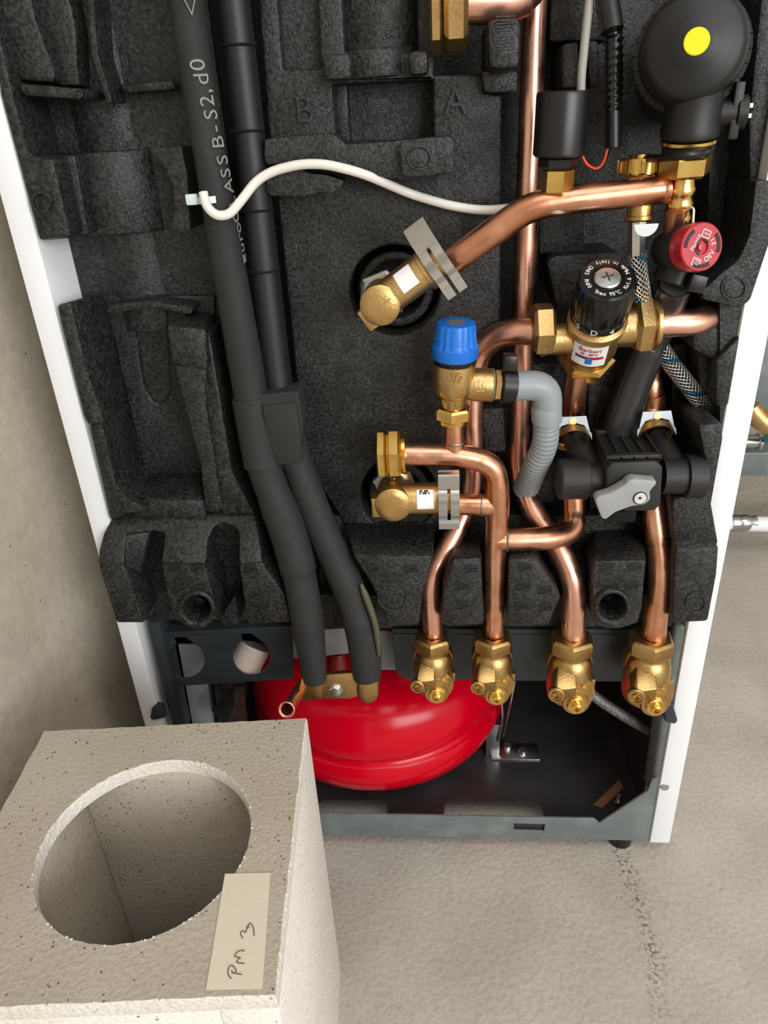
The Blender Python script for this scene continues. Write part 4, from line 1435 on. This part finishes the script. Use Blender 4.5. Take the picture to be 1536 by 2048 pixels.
pa, pb = A(1378, 276, -.024), A(1398, 130, -.03)
na = (pb - pa).normalized()
k2 = 1 / sc(pa)
G().lathe([(50 * k2, 0), (56 * k2, .0015), (57 * k2, .006), (54 * k2, .008), (53 * k2, .03), (56 * k2, (pb - pa).length)], pa, na, 48).build('neck', PUMP, t)
G().lathe([(50 * k2, -.0035), (53 * k2, -.003), (53 * k2, -.001), (50 * k2, -.0005)], pa, na, 48).build('brass_ring', BRASS_Y, t)
G().lathe([(47 * k2, -.010), (49 * k2, -.009), (49 * k2, -.005), (46 * k2, -.0036)], pa, na, 40).build('black_gasket', PUMP, t)
G().hexn(pa - na * .024, na, 52 * k2, .0145, 0, rot=.5, ref=(0, -1, 0)).build('hex_nut', BRASS_Y, t)
pr = [(.001, 0)]
hh = 0
for q in range(3):
    pr += [(23 * k2, hh), (27 * k2, hh + .0015), (27.5 * k2, hh + .0045), (24 * k2, hh + .0065)]
    hh += .0095
G().lathe(pr + [(23 * k2, hh), (21 * k2, hh + .004)], pa - na * .056, na, 32).build('ribbed_spigot', BRASS_Y, t, ang=60)
pipe('copper_stub', None, [(1352, 418, -.022), (1345, 520, -.010)], [22, 22], COPPER_D, parent=t)
s0 = A(1430, 228, -.025)
G().lathe([(26 * k2, 0), (26 * k2, .012), (31 * k2, .013), (31 * k2, .019), (20 * k2, .020)], s0, (1, -.1, 0), 32).build('side_port', PUMP, t)
s1 = A(1470, 222, -.03)
G().obox(s1, (.0032, 0, 0), (0, .004, 0), (0, 0, .017)).build('side_flange', PUMP, t, bev=.001)
s2 = A(1484, 222, -.03)
G().obox(s2 + V((-.001, 0, 0)), (.003, 0, 0), (0, .003, 0), (0, 0, .004)).obox(s2 + V((.003, 0, .003)), (.0025, 0, 0), (0, .003, 0), (0, 0, .0012)).obox(s2 + V((.003, 0, -.003)), (.0025, 0, 0), (0, .003, 0), (0, 0, .0012)).build('key_pin', BRASS_Y, t)
# black cable round the neck
tag(G().tube([A(1290, 318, -.004), A(1325, 316, -.035), A(1372, 311, -.052), A(1408, 305, -.047), A(1424, 296, -.02)], .0026, 12, fr=.02).build('black_cable', PLASTIC, None),
    'black cable looped round the brass fitting under the pump head', 'cable')
# knurled vent cap left of it
t = thing('vent_cap', 'knurled brass vent cap left of the pump fitting', 'cap', A(1290, 350, .0))
o0 = A(1283, 347, .002)
g = G()
nn = 48
vp = [(.001, 0), (.0165, 0), (.0175, .0012), (.0175, .009), (.0165, .0105), (.009, .0108), (.008, .013), (.001, .013)]
for ri, (r, hh) in enumerate(vp):
    for q in range(nn):
        a = 2 * math.pi * q / nn
        rr = r * (.92 if 2 <= ri <= 3 and q % 4 in (0, 1) else 1)
        g.v.append(o0 + V((rr * math.cos(a), rr * math.sin(a), hh)))
for i in range(len(vp) - 1):
    for q in range(nn):
        g.f.append([i * nn + q, i * nn + (q + 1) % nn, (i + 1) * nn + (q + 1) % nn, (i + 1) * nn + q])
g.build('knurled_cap', BRASS_Y, t, ang=25)
G().lathe([(.011, 0), (.011, .012)], o0 - V((0, 0, .012)), (0, 0, 1), 24).build('cap_stem', BRASS_D, t)

# ================================================================== red-capped relief valve
t = thing('relief_valve', 'relief valve with a round crimson plastic cap and black outlet at the right', 'valve', A(1370, 560, -.02))
c = A(1404, 494, -.05)
ax = V((.26, -.93, .16)).normalized()
k = 1 / sc(c)
_, uu, ww = frame(ax, (0, 0, 1))
up_, rt_ = uu, uu.cross(ax)
if rt_.dot(RT) < 0:
    rt_ = -rt_
G().lathe([(42 * k, -.017), (45 * k, -.016), (46 * k, -.009), (48 * k, -.008), (48 * k, -.004), (46.5 * k, -.0008), (44 * k, 0), (14 * k, 0), (13 * k, -.0015), (.001, -.0015)], c, ax, 56).build('red_cap', REDCAP, t)
G().lathe([(.0125, -.045), (.0130, -.034), (.0150, -.026), (.0165, -.0165)], c, ax, 40).build('valve_body', PLASTIC_M, t)
# dark red segments painting the shade of slots in the cap's face
def ringseg(r0, r1, a0, a1, hgt, n=10):
    g_ = G()
    vs, fs = [], []
    for i in range(n + 1):
        a = math.radians(a0 + (a1 - a0) * i / n)
        d = rt_ * math.cos(a) + up_ * math.sin(a)
        for r, hh in ((r0, hgt), (r1, hgt), (r1, hgt - .0008), (r0, hgt - .0008)):
            vs.append(c + d * r * k + ax * hh)
    for i in range(n):
        for q in range(4):
            fs.append((4 * i + q, 4 * i + (q + 1) % 4, 4 * i + 4 + (q + 1) % 4, 4 * i + 4 + q))
    fs += [(0, 1, 2, 3), (4 * n + 3, 4 * n + 2, 4 * n + 1, 4 * n)]
    return g_.add(vs, fs)


SLOT_SHADE = mat('red_slot_shade', S(46, 10, 14), 0, .6)
for a0 in (120, 0 - 20, 240):
    ringseg(33, 41, a0, a0 + 58, .0003).build('cap_slot_shade', SLOT_SHADE, t)
ringseg(13, 17, 30, 250, .0003).build('cap_slot_shade', SLOT_SHADE, t)
G().lathe([(9 * k, 0), (8 * k, .0016), (.001, .0018)], c - ax * .0014, ax, 20).build('cap_knob', REDCAP, t)
pos = lambda x, y: c + (rt_ * x + up_ * y) * k + ax * .0002
dd = lambda a: (rt_ * math.cos(math.radians(a)) + up_ * math.sin(math.radians(a)))
txt('Flamco', 12 * k, pos(-15, 10), dd(62), dd(152), INK_W, t)
for i, ch in enumerate('OSV 31'):
    a = -66 + i * 19
    if ch != ' ':
        txt(ch, 14 * k, pos(26 * math.cos(math.radians(a)), 26 * math.sin(math.radians(a))), dd(a + 90), dd(a + 180), INK_W, t)
for (x, y, s) in ((8, 24, 1), (-12, -28, 1)):
    e1, e2 = dd(-24), dd(66)
    g = G()
    if s:
        for sx_, sy_, wx, wy in ((0, 7, 9, .8), (0, -7, 9, .8), (-8.5, 0, .8, 7), (8.5, 0, .8, 7)):
            g.obox(pos(x, y) + (e1 * sx_ + e2 * sy_) * k, e1 * wx * k, ax * .0001, e2 * wy * k)
    g.build('printed_frame', INK_W, t, smooth=False)
    txt('TYPE\n3 bar' if y < 0 else 'SGN', 5.5 * k, pos(x, y), e1, e2, INK_W, t)
# wire handle
G().tube([A(1378, 414, -.03), A(1388, 416, -.035), A(1386, 448, -.04), A(1380, 470, -.04)], .0008, 8, fr=.004).build('wire_handle', CABLE, t)
# outlet clamp
g = G()
pa, pb = A(1308, 546, -.018), A(1398, 562, -.03)
na = V((.32, .05, .9)).normalized()
cc = A(1348, 556, -.012)
G().lathe([(37 / sc(cc), -.004), (40 / sc(cc), -.003), (40 / sc(cc), .006), (37 / sc(cc), .007)], cc, na, 40).build('outlet_clamp', PLASTIC, t)
G().obox(A(1392, 565, -.03), V((.006, 0, -.0015)), V((0, .006, 0)), V((.001, 0, .006))).build('clamp_tab', PLASTIC, t, bev=.001)
# smoky clear drain hose
P = [A(1350, 566, -.012), A(1322, 640, .022), A(1282, 730, .034), A(1240, 850, .030), A(1232, 900, .034)]
t = thing('drain_hose', 'smoky translucent drain hose running down behind the mixing valve', 'hose', P[-1])
rr = [34 / sc(p) for p in P]
G().tube(P, rr, 32, fr=.04, caps=False).build('outer_wall', SMOKE, t)
G().tube(P, [q * .84 for q in rr], 32, fr=.04).build('inner_liner', mat('dark_hose_liner', S(72, 71, 72), 0, .35), t)

# ================================================================== braided hose
t = thing('braided_hose', 'silver braided steel hose with blue threads running from the brass stub to the lower right', 'hose', A(1410, 815, .04))
P = [A(1274, 505, -.020), A(1281, 580, -.014), A(1298, 650, .022), A(1330, 712, .026), A(1404, 806, .026), A(1420, 830, .05)]
rr = [17.5 / sc(p) for p in P]
G().tube(P, rr, 32, fr=.05).build('braided_tube', BRAID, t, ang=60)
pa, pb = A(1274, 512, -.020), A(1275, 442, -.016)
fa = (pb - pa).normalized()
G().lathe([(18 / sc(pa), 0), (18.5 / sc(pa), .002), (18.5 / sc(pa), (pb - pa).length * .95), (14 / sc(pa), (pb - pa).length)], pa, fa, 8).build('crimp_ferrule', STEEL, t, ang=20)
P0 = A(1293, 448, -.033)
vs = [P0 + V((r * math.cos(a), 0, r * math.sin(a))) for r, a in [(.0085, math.radians(d)) for d in range(180, 361, 15)]]
G().ext(vs, (0, .0012, .0)).build('steel_tag', mat('bright_tag', S(196, 198, 198), .4, .4), t)
plate('hose_opening', [circ((1404, 826), 38), circ((1404, 826), 32)], .05, .062, FOAM, fo, bev=.001)

# ================================================================== black diverter valve with grey lever
t = thing('diverter_valve', 'black plastic diverter valve with a light grey lever and two side ports', 'valve', A(1265, 1020, -.01))
YD = -.035
bx = [(1212, 940), (1224, 926), (1312, 922), (1326, 934), (1322, 1010), (1310, 1022), (1250, 1024), (1212, 990)]
fr = [A(x, y, YD) for x, y in bx]
bk = [V((p.x, .022, p.z)) for p in fr]
G().ext(fr, None, bk).build('housing', PLASTIC_M, t, bev=.002)
# grid on top
top = [A(1196, 876, .015), A(1284, 872, .015), A(1322, 926, YD + .004), A(1222, 930, YD + .004)]
zt = max(fr[1].z, fr[2].z)
x0, x1 = fr[0].x + .002, fr[3].x - .002
y0, y1 = YD + .004, .030
g = G()
g.box((x0, y0, zt - .001), (x1, y0 + .006, zt + .004)).box((x0, y1 - .006, zt - .001), (x1, y1, zt + .004))
for q in range(5):
    xx = x0 + (x1 - x0) * q / 4
    g.box((xx - .0012, y0, zt - .001), (xx + .0012, y1, zt + (.004 if q in (0, 4) else .0025)))
g.build('top_grid', PLASTIC_M, t, bev=.0004)
G().box((x0, y0, zt - .02), (x1, y1, zt + .0005)).build('grid_shade_floor', VOID_SHADE, t)  # coloured near-black for the shade between the grid bars
rc = A(1240, 884, .03)
G().lathe([(.006, -.004), (.0095, -.004), (.0095, .004), (.006, .004), (.006, -.004)], rc, (0, 1, 0), 24, cap=(False, False)).build('eyelet', PLASTIC_M, t)
# side ports
for xs, xe, xr, cy, rpx, rc_ in ((1214, 1176, 1116, 958, 35, 41), (1322, 1366, 1408, 952, 36, 44)):
    pa, pm, pe = A(xs, cy, -.012), A(xe, cy, -.012), A(xr, cy, -.012)
    kk = 1 / sc(pm)
    G().tube([pa, pm], rpx * kk, 32).build('port_tube', PLASTIC_M, t)
    d = (pe - pm)
    G().lathe([(rpx * kk, 0), (rc_ * kk, .001), (rc_ * kk, d.length - .002), ((rc_ - 3) * kk, d.length), (.001, d.length)], pm, d, 36).build('port_cap', PLASTIC_M, t)
for (xa, ya), (xb, yb), rpx in (((1146, 884), (1186, 944), 27), ((1312, 880), (1346, 936), 28)):
    pa, pb = A(xa, ya, .028), A(xb, yb, -.006)
    G().tube([pa, pb], [rpx / sc(pa), rpx / sc(pb)], 28).build('port_elbow', PLASTIC_M, t)
# lever
lv = rpoly([(1190, 1000), (1196, 994), (1222, 986), (1250, 970), (1256, 962), (1266, 958), (1312, 962), (1314, 968), (1300, 984), (1302, 1000), (1290, 1010), (1262, 1014), (1230, 1026), (1212, 1040), (1204, 1038), (1196, 1018)], 5)
slab('lever', lv, YD - .013, YD - .001, LEVER, t, bev=.002)
G().lathe([(.005, 0), (.005, .0012), (.0045, .0016), (.001, .0016)], A(1280, 996, YD - .0131), (0, -1, 0), 20).build('lever_screw', mat('bright_screw', S(220, 220, 220), .4, .3), t)
G().lathe([(.0058, 0), (.0058, .0006), (.005, .0006)], A(1280, 996, YD - .0131), (0, -1, 0), 20).build('screw_washer', PLASTIC_G, t)
G().lathe([(.0013, 0), (.0013, .0003)], A(1280, 996, YD - .0148), (0, -1, 0), 6).build('screw_socket', INK_K, t)
# two spring clamps where the rear tubes meet the copper
for lab, cx, cy, Y in (('bright steel clamp on the left rear port of the diverter valve', 1143, 876, .010), ('bright steel clamp on the right rear port of the diverter valve', 1310, 866, .010)):
    P0 = A(cx, cy, Y)
    cl = thing('hose_clamp', lab, 'clamp', P0, 'clamps on the diverter valve')
    d = V((.05, -.75, -.45)).normalized()
    G().lathe([(.0135, -.003), (.0148, -.003), (.0148, .003), (.0135, .003)], P0, d, 36, cap=(False, False)).build('brass_collar', BRASS, cl)
    d = V((.05, -.97, .22)).normalized()
    _, cu_, cw_ = frame(d, (0, 0, 1))
    pts = [P0 + d * .004 + cu_ * z + cw_ * x for x, z in ((-.0170, -.002), (-.0115, .0195), (.0125, .0195), (.0165, -.002), (.0165, .004), (.010, .0115), (0, .0145), (-.010, .0115), (-.0165, .004))]
    G().ext(pts, d * -.0015).build('clamp_plate', mat('bright_clamp', S(130, 133, 137), .85, .4), cl)
    G().lathe([(.0032, 0), (.0032, .0006)], P0 + d * .004 + cu_ * .0155, d, 16).build('clamp_hole', BRASS_D, cl)

# ================================================================== black insulated pipes
t1 = thing('insulated_pipe', 'left black foam-insulated pipe with white printed lettering', 'pipe', A(630, 1360, -.03))
IP1 = [(366, -110, -.002), (388, 130, .0), (500, 780, -.004), (521, 920, -.010), (584, 1080, -.022), (610, 1205, -.032), (630, 1358, -.034)]
pipe('insulation_sleeve', None, IP1, [33, 33, 34, 34, 37, 33, 24], RUBBER, fr=.06, parent=t1, n=36)
t2 = thing('insulated_pipe', 'right black foam-insulated pipe beside the foam panel, split near its end', 'pipe', A(735, 1355, -.03))
IP2 = [(452, -110, .016), (482, 130, .016), (556, 780, .010), (590, 915, .002), (644, 1060, -.012), (704, 1190, -.026), (727, 1270, -.032), (734, 1352, -.034)]
pipe('smooth_hose', None, IP2[:4], [34, 33, 29, 29], TUBE_G, fr=.06, parent=t2, n=36)
pipe('insulation_sleeve', None, [(582, 890, .004)] + IP2[3:], [29, 30, 31, 32, 33, 28], RUBBER, fr=.06, parent=t2, n=36)
# split with olive tape showing
g = G()
g.tube([A(722, 1168, -.034), A(736, 1204, -.040), A(752, 1250, -.043), A(758, 1310, -.043)], [.0015, .0032, .003, .0015], 14, fr=.03)
g.build('split_seam', mat('olive_tape', S(74, 76, 52), 0, .6, bump=(500, .3)), t2)
for q in ((534, 268), (540, 330), (548, 432), (556, 560)):
    pass
g = G()
for (x, y, Y) in ((477, 92, .016), (496, 262, .015), (514, 420, .0135), (527, 540, .012)):
    P0 = A(x, y, Y)
    G().lathe([(.0120, -.0012), (.0139, 0), (.0120, .0012)], P0, A(x - 11, y - 100, Y) - P0, 36, cap=(False, False)).build('sleeve_crease', TUBE_G, t2)
# lettering printed up the sleeve
seq = 'Euroclass B-S2,d0   \u25B3'
g = G()
path = [A(*p) for p in IP1[:3]]
ys = {'E': 0}
N = len(seq)
place = [('E', 520), ('u', 498), ('r', 478), ('o', 458), ('C', 434), ('L', 405), ('A', 374), ('S', 348), ('S', 322), ('B', 287), ('-', 260), ('S', 232), ('2', 205), (',', 186), ('d', 162), ('0', 134)]
for ch, yy in place:
    p0, p1 = (IP1[0], IP1[1]) if yy < 130 else (IP1[1], IP1[2])
    tt = (yy - p0[1]) / (p1[1] - p0[1])
    r0, r1 = (33, 33) if yy < 130 else (33, 34)
    Pc = A(p0[0] + (p1[0] - p0[0]) * tt, yy, p0[2] + (p1[2] - p0[2]) * tt)
    rad = (r0 + (r1 - r0) * tt) / sc(Pc)
    axd = (A(*p0) - A(*p1)).normalized()
    to = (CAM - Pc)
    to = (to - axd * to.dot(axd)).normalized()
    rg = axd.cross(to)
    if rg.dot(RT) < 0:
        rg = -rg
    a = math.radians(12 + 64 * max(0, (yy - 130)) / 380)
    nrm = to * math.cos(a) + rg * math.sin(a)
    left = axd.cross(nrm)
    if left.dot(RT) > 0:
        left = -left
    txt(ch, .0155, Pc + nrm * (rad + (.0011 if yy < 170 else .0004)), axd, left, None, None, G_only=g, depth=.00015)
g.build('printed_lettering', INK_G, t1, smooth=False)
# warning triangle at the top
Pc = A(377, 12, -.001)
axd = (A(*IP1[0]) - A(*IP1[1])).normalized()
to = (CAM - Pc)
to = (to - axd * to.dot(axd)).normalized()
rg = to.cross(axd)
if rg.dot(RT) < 0:
    rg = -rg
o_ = Pc + to * (35 / sc(Pc) + .0002) + rg * .0005
q = [o_ + axd * .0075 - rg * .0052, o_ + axd * .0075 + rg * .006, o_ - axd * .0062 + rg * .001]
G().tube([q[0], q[2], q[1], q[0]], .0005, 6, fr=.0001).build('printed_triangle', INK_G, t1)
# sleeve wrap that ties both pipes together
wr = thing('tape_wrap', 'dark grey foam tape wrapped round both insulated pipes with an overlapping patch', 'tape', A(540, 930, -.03))
pipe('wrap', None, [(501, 794, -.004), (512, 860, -.007), (525, 930, -.011)], [38, 37, 37], RUBBER, fr=.03, parent=wr, n=36)
pipe('wrap', None, [(559, 782, .009), (572, 850, .006), (592, 928, .002)], [32, 33, 33], RUBBER, fr=.03, parent=wr, n=36)
slab('wrap_bridge', rpoly([(500, 792), (596, 782), (606, 846), (600, 926), (548, 932), (506, 930)], 6), -.016, .01, RUBBER, wr, bev=.004, seg=3)
slab('patch', [(525, 812), (592, 806), (606, 924), (540, 930)], -.0185, -.014, RUBBER, wr, bev=.0006)

# white cable and cable tie
tag(G().tube([A(406, 384, -.024), A(412, 412, -.026), A(432, 432, -.024), A(458, 430, -.02), A(482, 402, -.012), A(512, 362, -.006), A(545, 342, -.004), A(600, 328, -.004), A(650, 328, -.004), A(720, 345, -.002), A(770, 366, .012), A(820, 388, .022), A(900, 412, .02), A(970, 422, .02), A(1040, 414, .02), A(1090, 400, .03)],
           .0035, 14, fr=.03).build('sensor_lead', CABLE, None), 'white sensor lead sagging from the insulated pipe across the foam panel', 'cable')
tie = thing('cable_tie', 'pale nylon cable tie holding the white lead to the insulated pipe', 'cable tie', A(405, 400, -.02))
Pc = A(419, 398, -.001)
axd = (A(*IP1[1]) - A(*IP1[2])).normalized()
Pc = A(421, 398, -.001)
G().lathe([(.0136, -.0024), (.0146, -.0024), (.0146, .0024), (.0136, .0024)], Pc, axd, 40, cap=(False, False)).build('strap', NYLON, tie)
G().obox(A(384, 399, -.016), (.0042, 0, 0), (0, .003, 0), (0, 0, .0038)).build('lock_head', NYLON, tie, bev=.001)
# copper filament under the tie
# refrigerant pipe ends
t = thing('pipe_clamp_plate', 'brass clamp plate with a zinc bolt under the insulated pipe ends', 'clamp', A(680, 1400, -.03))
slab('plate', [(634, 1352), (706, 1346), (716, 1356), (716, 1392), (700, 1398), (612, 1398), (612, 1352)], -.030, -.024, BRASS, t, bev=.001)
slab('collar', rpoly([(602, 1358), (640, 1352), (644, 1398), (606, 1402), (598, 1380)], 5), -.040, -.012, BRASS_D, t, bev=.004)
P0 = A(671, 1380, -.030)
G().hexn(P0, (0, -1, .1), .0062, .004, 0, rot=.2).build('bolt', ZINC, t, bev=.0003)
G().lathe([(.0075, 0), (.0075, .001)], P0, (0, -1, .1), 20).build('washer', ZINC, t)
P = [A(608, 1368, -.012), A(590, 1396, -.046), A(573, 1420, -.078)]
t = thing('copper_stub', 'open flared copper tube stub pointing forward beside the brass clamp plate', 'pipe', P[2])
kk = 1 / sc(P[2])
G().tube(P, [14 * kk, 13.5 * kk, 14 * kk], 24, fr=.01, caps=False).build('tube', COPPER_D, t)
d = (P[2] - P[1]).normalized()
G().lathe([(13.5 * kk, -.0045), (15.5 * kk, -.002), (17 * kk, 0), (15.5 * kk, .0006), (12 * kk, -.001), (11 * kk, -.02)], P[2], d, 28, cap=(False, False)).build('flare', COPPER, t)
t = thing('brass_end_fitting', 'flat-sided brass end fitting below the right insulated pipe', 'fitting', A(735, 1408, -.03))
ef = [(712, 1354), (756, 1354), (758, 1394), (750, 1408), (735, 1411), (720, 1404), (712, 1392)]
slab('body', ef, -.044, -.018, BRASS_D, t, bev=.004, seg=3)

# ================================================================== concrete-like duct block
H = .355
ang = math.radians(4.0)
cx, cy = .119, -.263
ux, uy = V((math.cos(ang), math.sin(ang), 0)), V((-math.sin(ang), math.cos(ang), 0))
hw = .1105
bl = thing('duct_block', 'hollow beige silicate board duct box with round opening, standing upright in the foreground', 'duct box', (cx, cy, 0))
Q = lambda x, y, z: V((cx, cy, 0)) + ux * x + uy * y + V((0, 0, z))
tb = .0115
# top board with round opening; edges slightly ragged
rnd_ = random.Random(3)
g = G()
n = 120
hr = .0725
hc = (.0065, -.003)
ring_t, ring_b, ring_c = [], [], []
sq = []
for q in range(n):
    a = 2 * math.pi * q / n
    j = 1 + rnd_.uniform(-.006, .006)
    ring_t.append(Q(hc[0] + hr * j * 1.012 * math.cos(a), hc[1] + hr * j * 1.012 * math.sin(a), H))
    ring_c.append(Q(hc[0] + hr * math.cos(a), hc[1] + hr * math.sin(a), H - .003))
    ring_b.append(Q(hc[0] + hr * math.cos(a), hc[1] + hr * math.sin(a), H - tb))
    m_ = max(abs(math.cos(a)), abs(math.sin(a)))
    sq.append((hw * math.cos(a) / m_, hw * math.sin(a) / m_))
jag = [rnd_.uniform(0, .0010) for _ in range(n)]
o_t = [Q(x * (1 - .006) - math.copysign(jag[i], x) * (abs(x) > hw * .99), y * (1 - .006) - math.copysign(jag[i], y) * (abs(y) > hw * .99), H) for i, (x, y) in enumerate(sq)]
o_c = [Q(x, y, H - .0028 - jag[i]) for i, (x, y) in enumerate(sq)]
o_b = [Q(x, y, H - tb) for x, y in sq]
rings = [ring_b, ring_c, ring_t, o_t]
g.add(sum([ring_t, o_t], []), [(i, (i + 1) % n, n + (i + 1) % n, n + i) for i in range(n)])
top_face = g
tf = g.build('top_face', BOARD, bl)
g = G()
vs = sum([ring_t, ring_c, ring_b, o_b, o_c, o_t], [])
fs = []
for r in (0, 1, 2, 3, 4):
    fs += [(r * n + i, r * n + (i + 1) % n, (r + 1) * n + (i + 1) % n, (r + 1) * n + i) for i in range(n)]
g.add(vs, fs).build('top_board', BOARD_C, bl, ang=50)
# side boards
ti = .034
zt = H - tb
def board(x0, x1, y0, y1, mt):
    g_ = G()
    p = [Q(x0, y0, 0), Q(x1, y0, 0), Q(x1, y1, 0), Q(x0, y1, 0)]
    g_.ext(p, (0, 0, zt)).build('side_board', mt, bl, bev=.0008)


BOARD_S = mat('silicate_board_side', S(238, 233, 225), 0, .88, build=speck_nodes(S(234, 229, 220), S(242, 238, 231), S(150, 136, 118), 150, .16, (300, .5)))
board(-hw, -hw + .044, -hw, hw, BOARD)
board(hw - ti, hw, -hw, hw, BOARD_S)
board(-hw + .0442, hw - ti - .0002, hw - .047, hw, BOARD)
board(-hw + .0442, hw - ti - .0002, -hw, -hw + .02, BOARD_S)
# crumbs along the edges
g = G()
for q in range(170):
    s = rnd_.random()
    if s < .45:
        a = rnd_.uniform(0, 6.283)
        p = Q(hc[0] + (hr + .0012) * math.cos(a), hc[1] + (hr + .0012) * math.sin(a), H)
    elif s < .75:
        p = Q(hw - .001, rnd_.uniform(-hw, hw), H - .0005)
    else:
        p = Q(rnd_.uniform(-hw, hw), -hw + .001, H - .0005)
    r = rnd_.uniform(.0004, .0011)
    g.lathe([(.0001, -r), (r, 0), (.0001, r)], p, (rnd_.uniform(-1, 1), rnd_.uniform(-1, 1), 1), 4)
cr = g.build('edge_crumbs', BOARD_C, bl, smooth=False)
cr['kind'] = 'stuff'
# paper tape with pencil writing
tl = [A(450, 1748, Z=H + .0003), A(541, 1746, Z=H + .0003), A(525, 1978, Z=H + .0003), A(412, 1980, Z=H + .0003)]
tp = G().ext(tl, (0, 0, .0003)).build('tape_label', TAPE, bl)
ps = lambda pts: [A(380 + x / 4.518, 1700 + y / 4.518, Z=H + .00075) for x, y in pts]
strokes = [[(375, 1162), (348, 1140), (342, 1100), (352, 1056), (378, 1040), (404, 1062), (420, 1100), (408, 1120), (380, 1108), (376, 1090)],
           [(385, 1108), (430, 1120), (470, 1126)],
           [(492, 1028), (436, 1022), (418, 1012), (440, 985), (462, 975), (420, 968), (398, 960), (424, 925), (452, 908), (494, 912)],
           [(478, 798), (460, 770), (456, 744), (478, 728), (500, 748), (508, 738), (512, 712), (538, 690)], [(538, 662), (560, 672), (572, 700), (578, 740), (580, 776)], [(512, 712), (520, 690), (540, 664)]]
g = G()
for s_ in strokes:
    g.tube(ps(s_), .00038, 6, fr=.004, seg=3)
g.build('pencil_writing', PENCIL, tp)

# ================================================================== pipework against the rear wall, right of the cabinet
t = thing('wall_pipe', 'white pipe with steel press fitting along the rear wall right of the cabinet', 'pipe', A(1500, 1050, .66))
P = [A(1462, 1046, .66), A(1488, 1046, .66), A(1512, 1047, .66), A(1580, 1049, .66), A(1700, 1052, .66)]
k = 1 / sc(P[0])
G().tube([P[0] - V((.2, 0, 0)), P[1]], 14 * k, 24).build('tube', PAPER, t)
G().lathe([(17 * k, 0), (17 * k, .012), (15 * k, .014), (17 * k, .018), (17 * k, .03), (15 * k, .034), (15 * k, .045)], P[0], (1, 0, 0), 24).build('press_sleeve', STEEL, t)
G().tube([P[2] - V((.02, 0, 0)), P[4]], 15.5 * k, 24).build('tube', PAPER, t)
t = thing('wall_manifold', 'grey metal manifold block with brass valve on the rear wall right of the cabinet', 'manifold', A(1500, 940, .68))
slab('grey_rail', [(1470, 690), (1536, 690), (1540, 850), (1478, 850)], .72, .79, GREY_M, t, bev=.004)
slab('grey_rail', [(1440, 905), (1620, 905), (1620, 952), (1440, 952)], .70, .79, GREY_M, t, bev=.004)
P0 = A(1480, 884, .68)
G().lathe([(.011, 0), (.011, .03), (.016, .031), (.016, .036), (.008, .037)], P0, (1, 0, 0), 24).build('steel_union', STEEL, t)
P0 = A(1502, 815, .66)
G().tube([P0, A(1530, 850, .65), A(1580, 862, .65)], [.016, .018, .016], 24, fr=.02).build('brass_valve', BRASS, t)
G().obox(A(1545, 880, .645), (.012, 0, -.004), (0, .01, 0), (0, 0, .008)).build('teal_handle', TEAL, t, bev=.002)
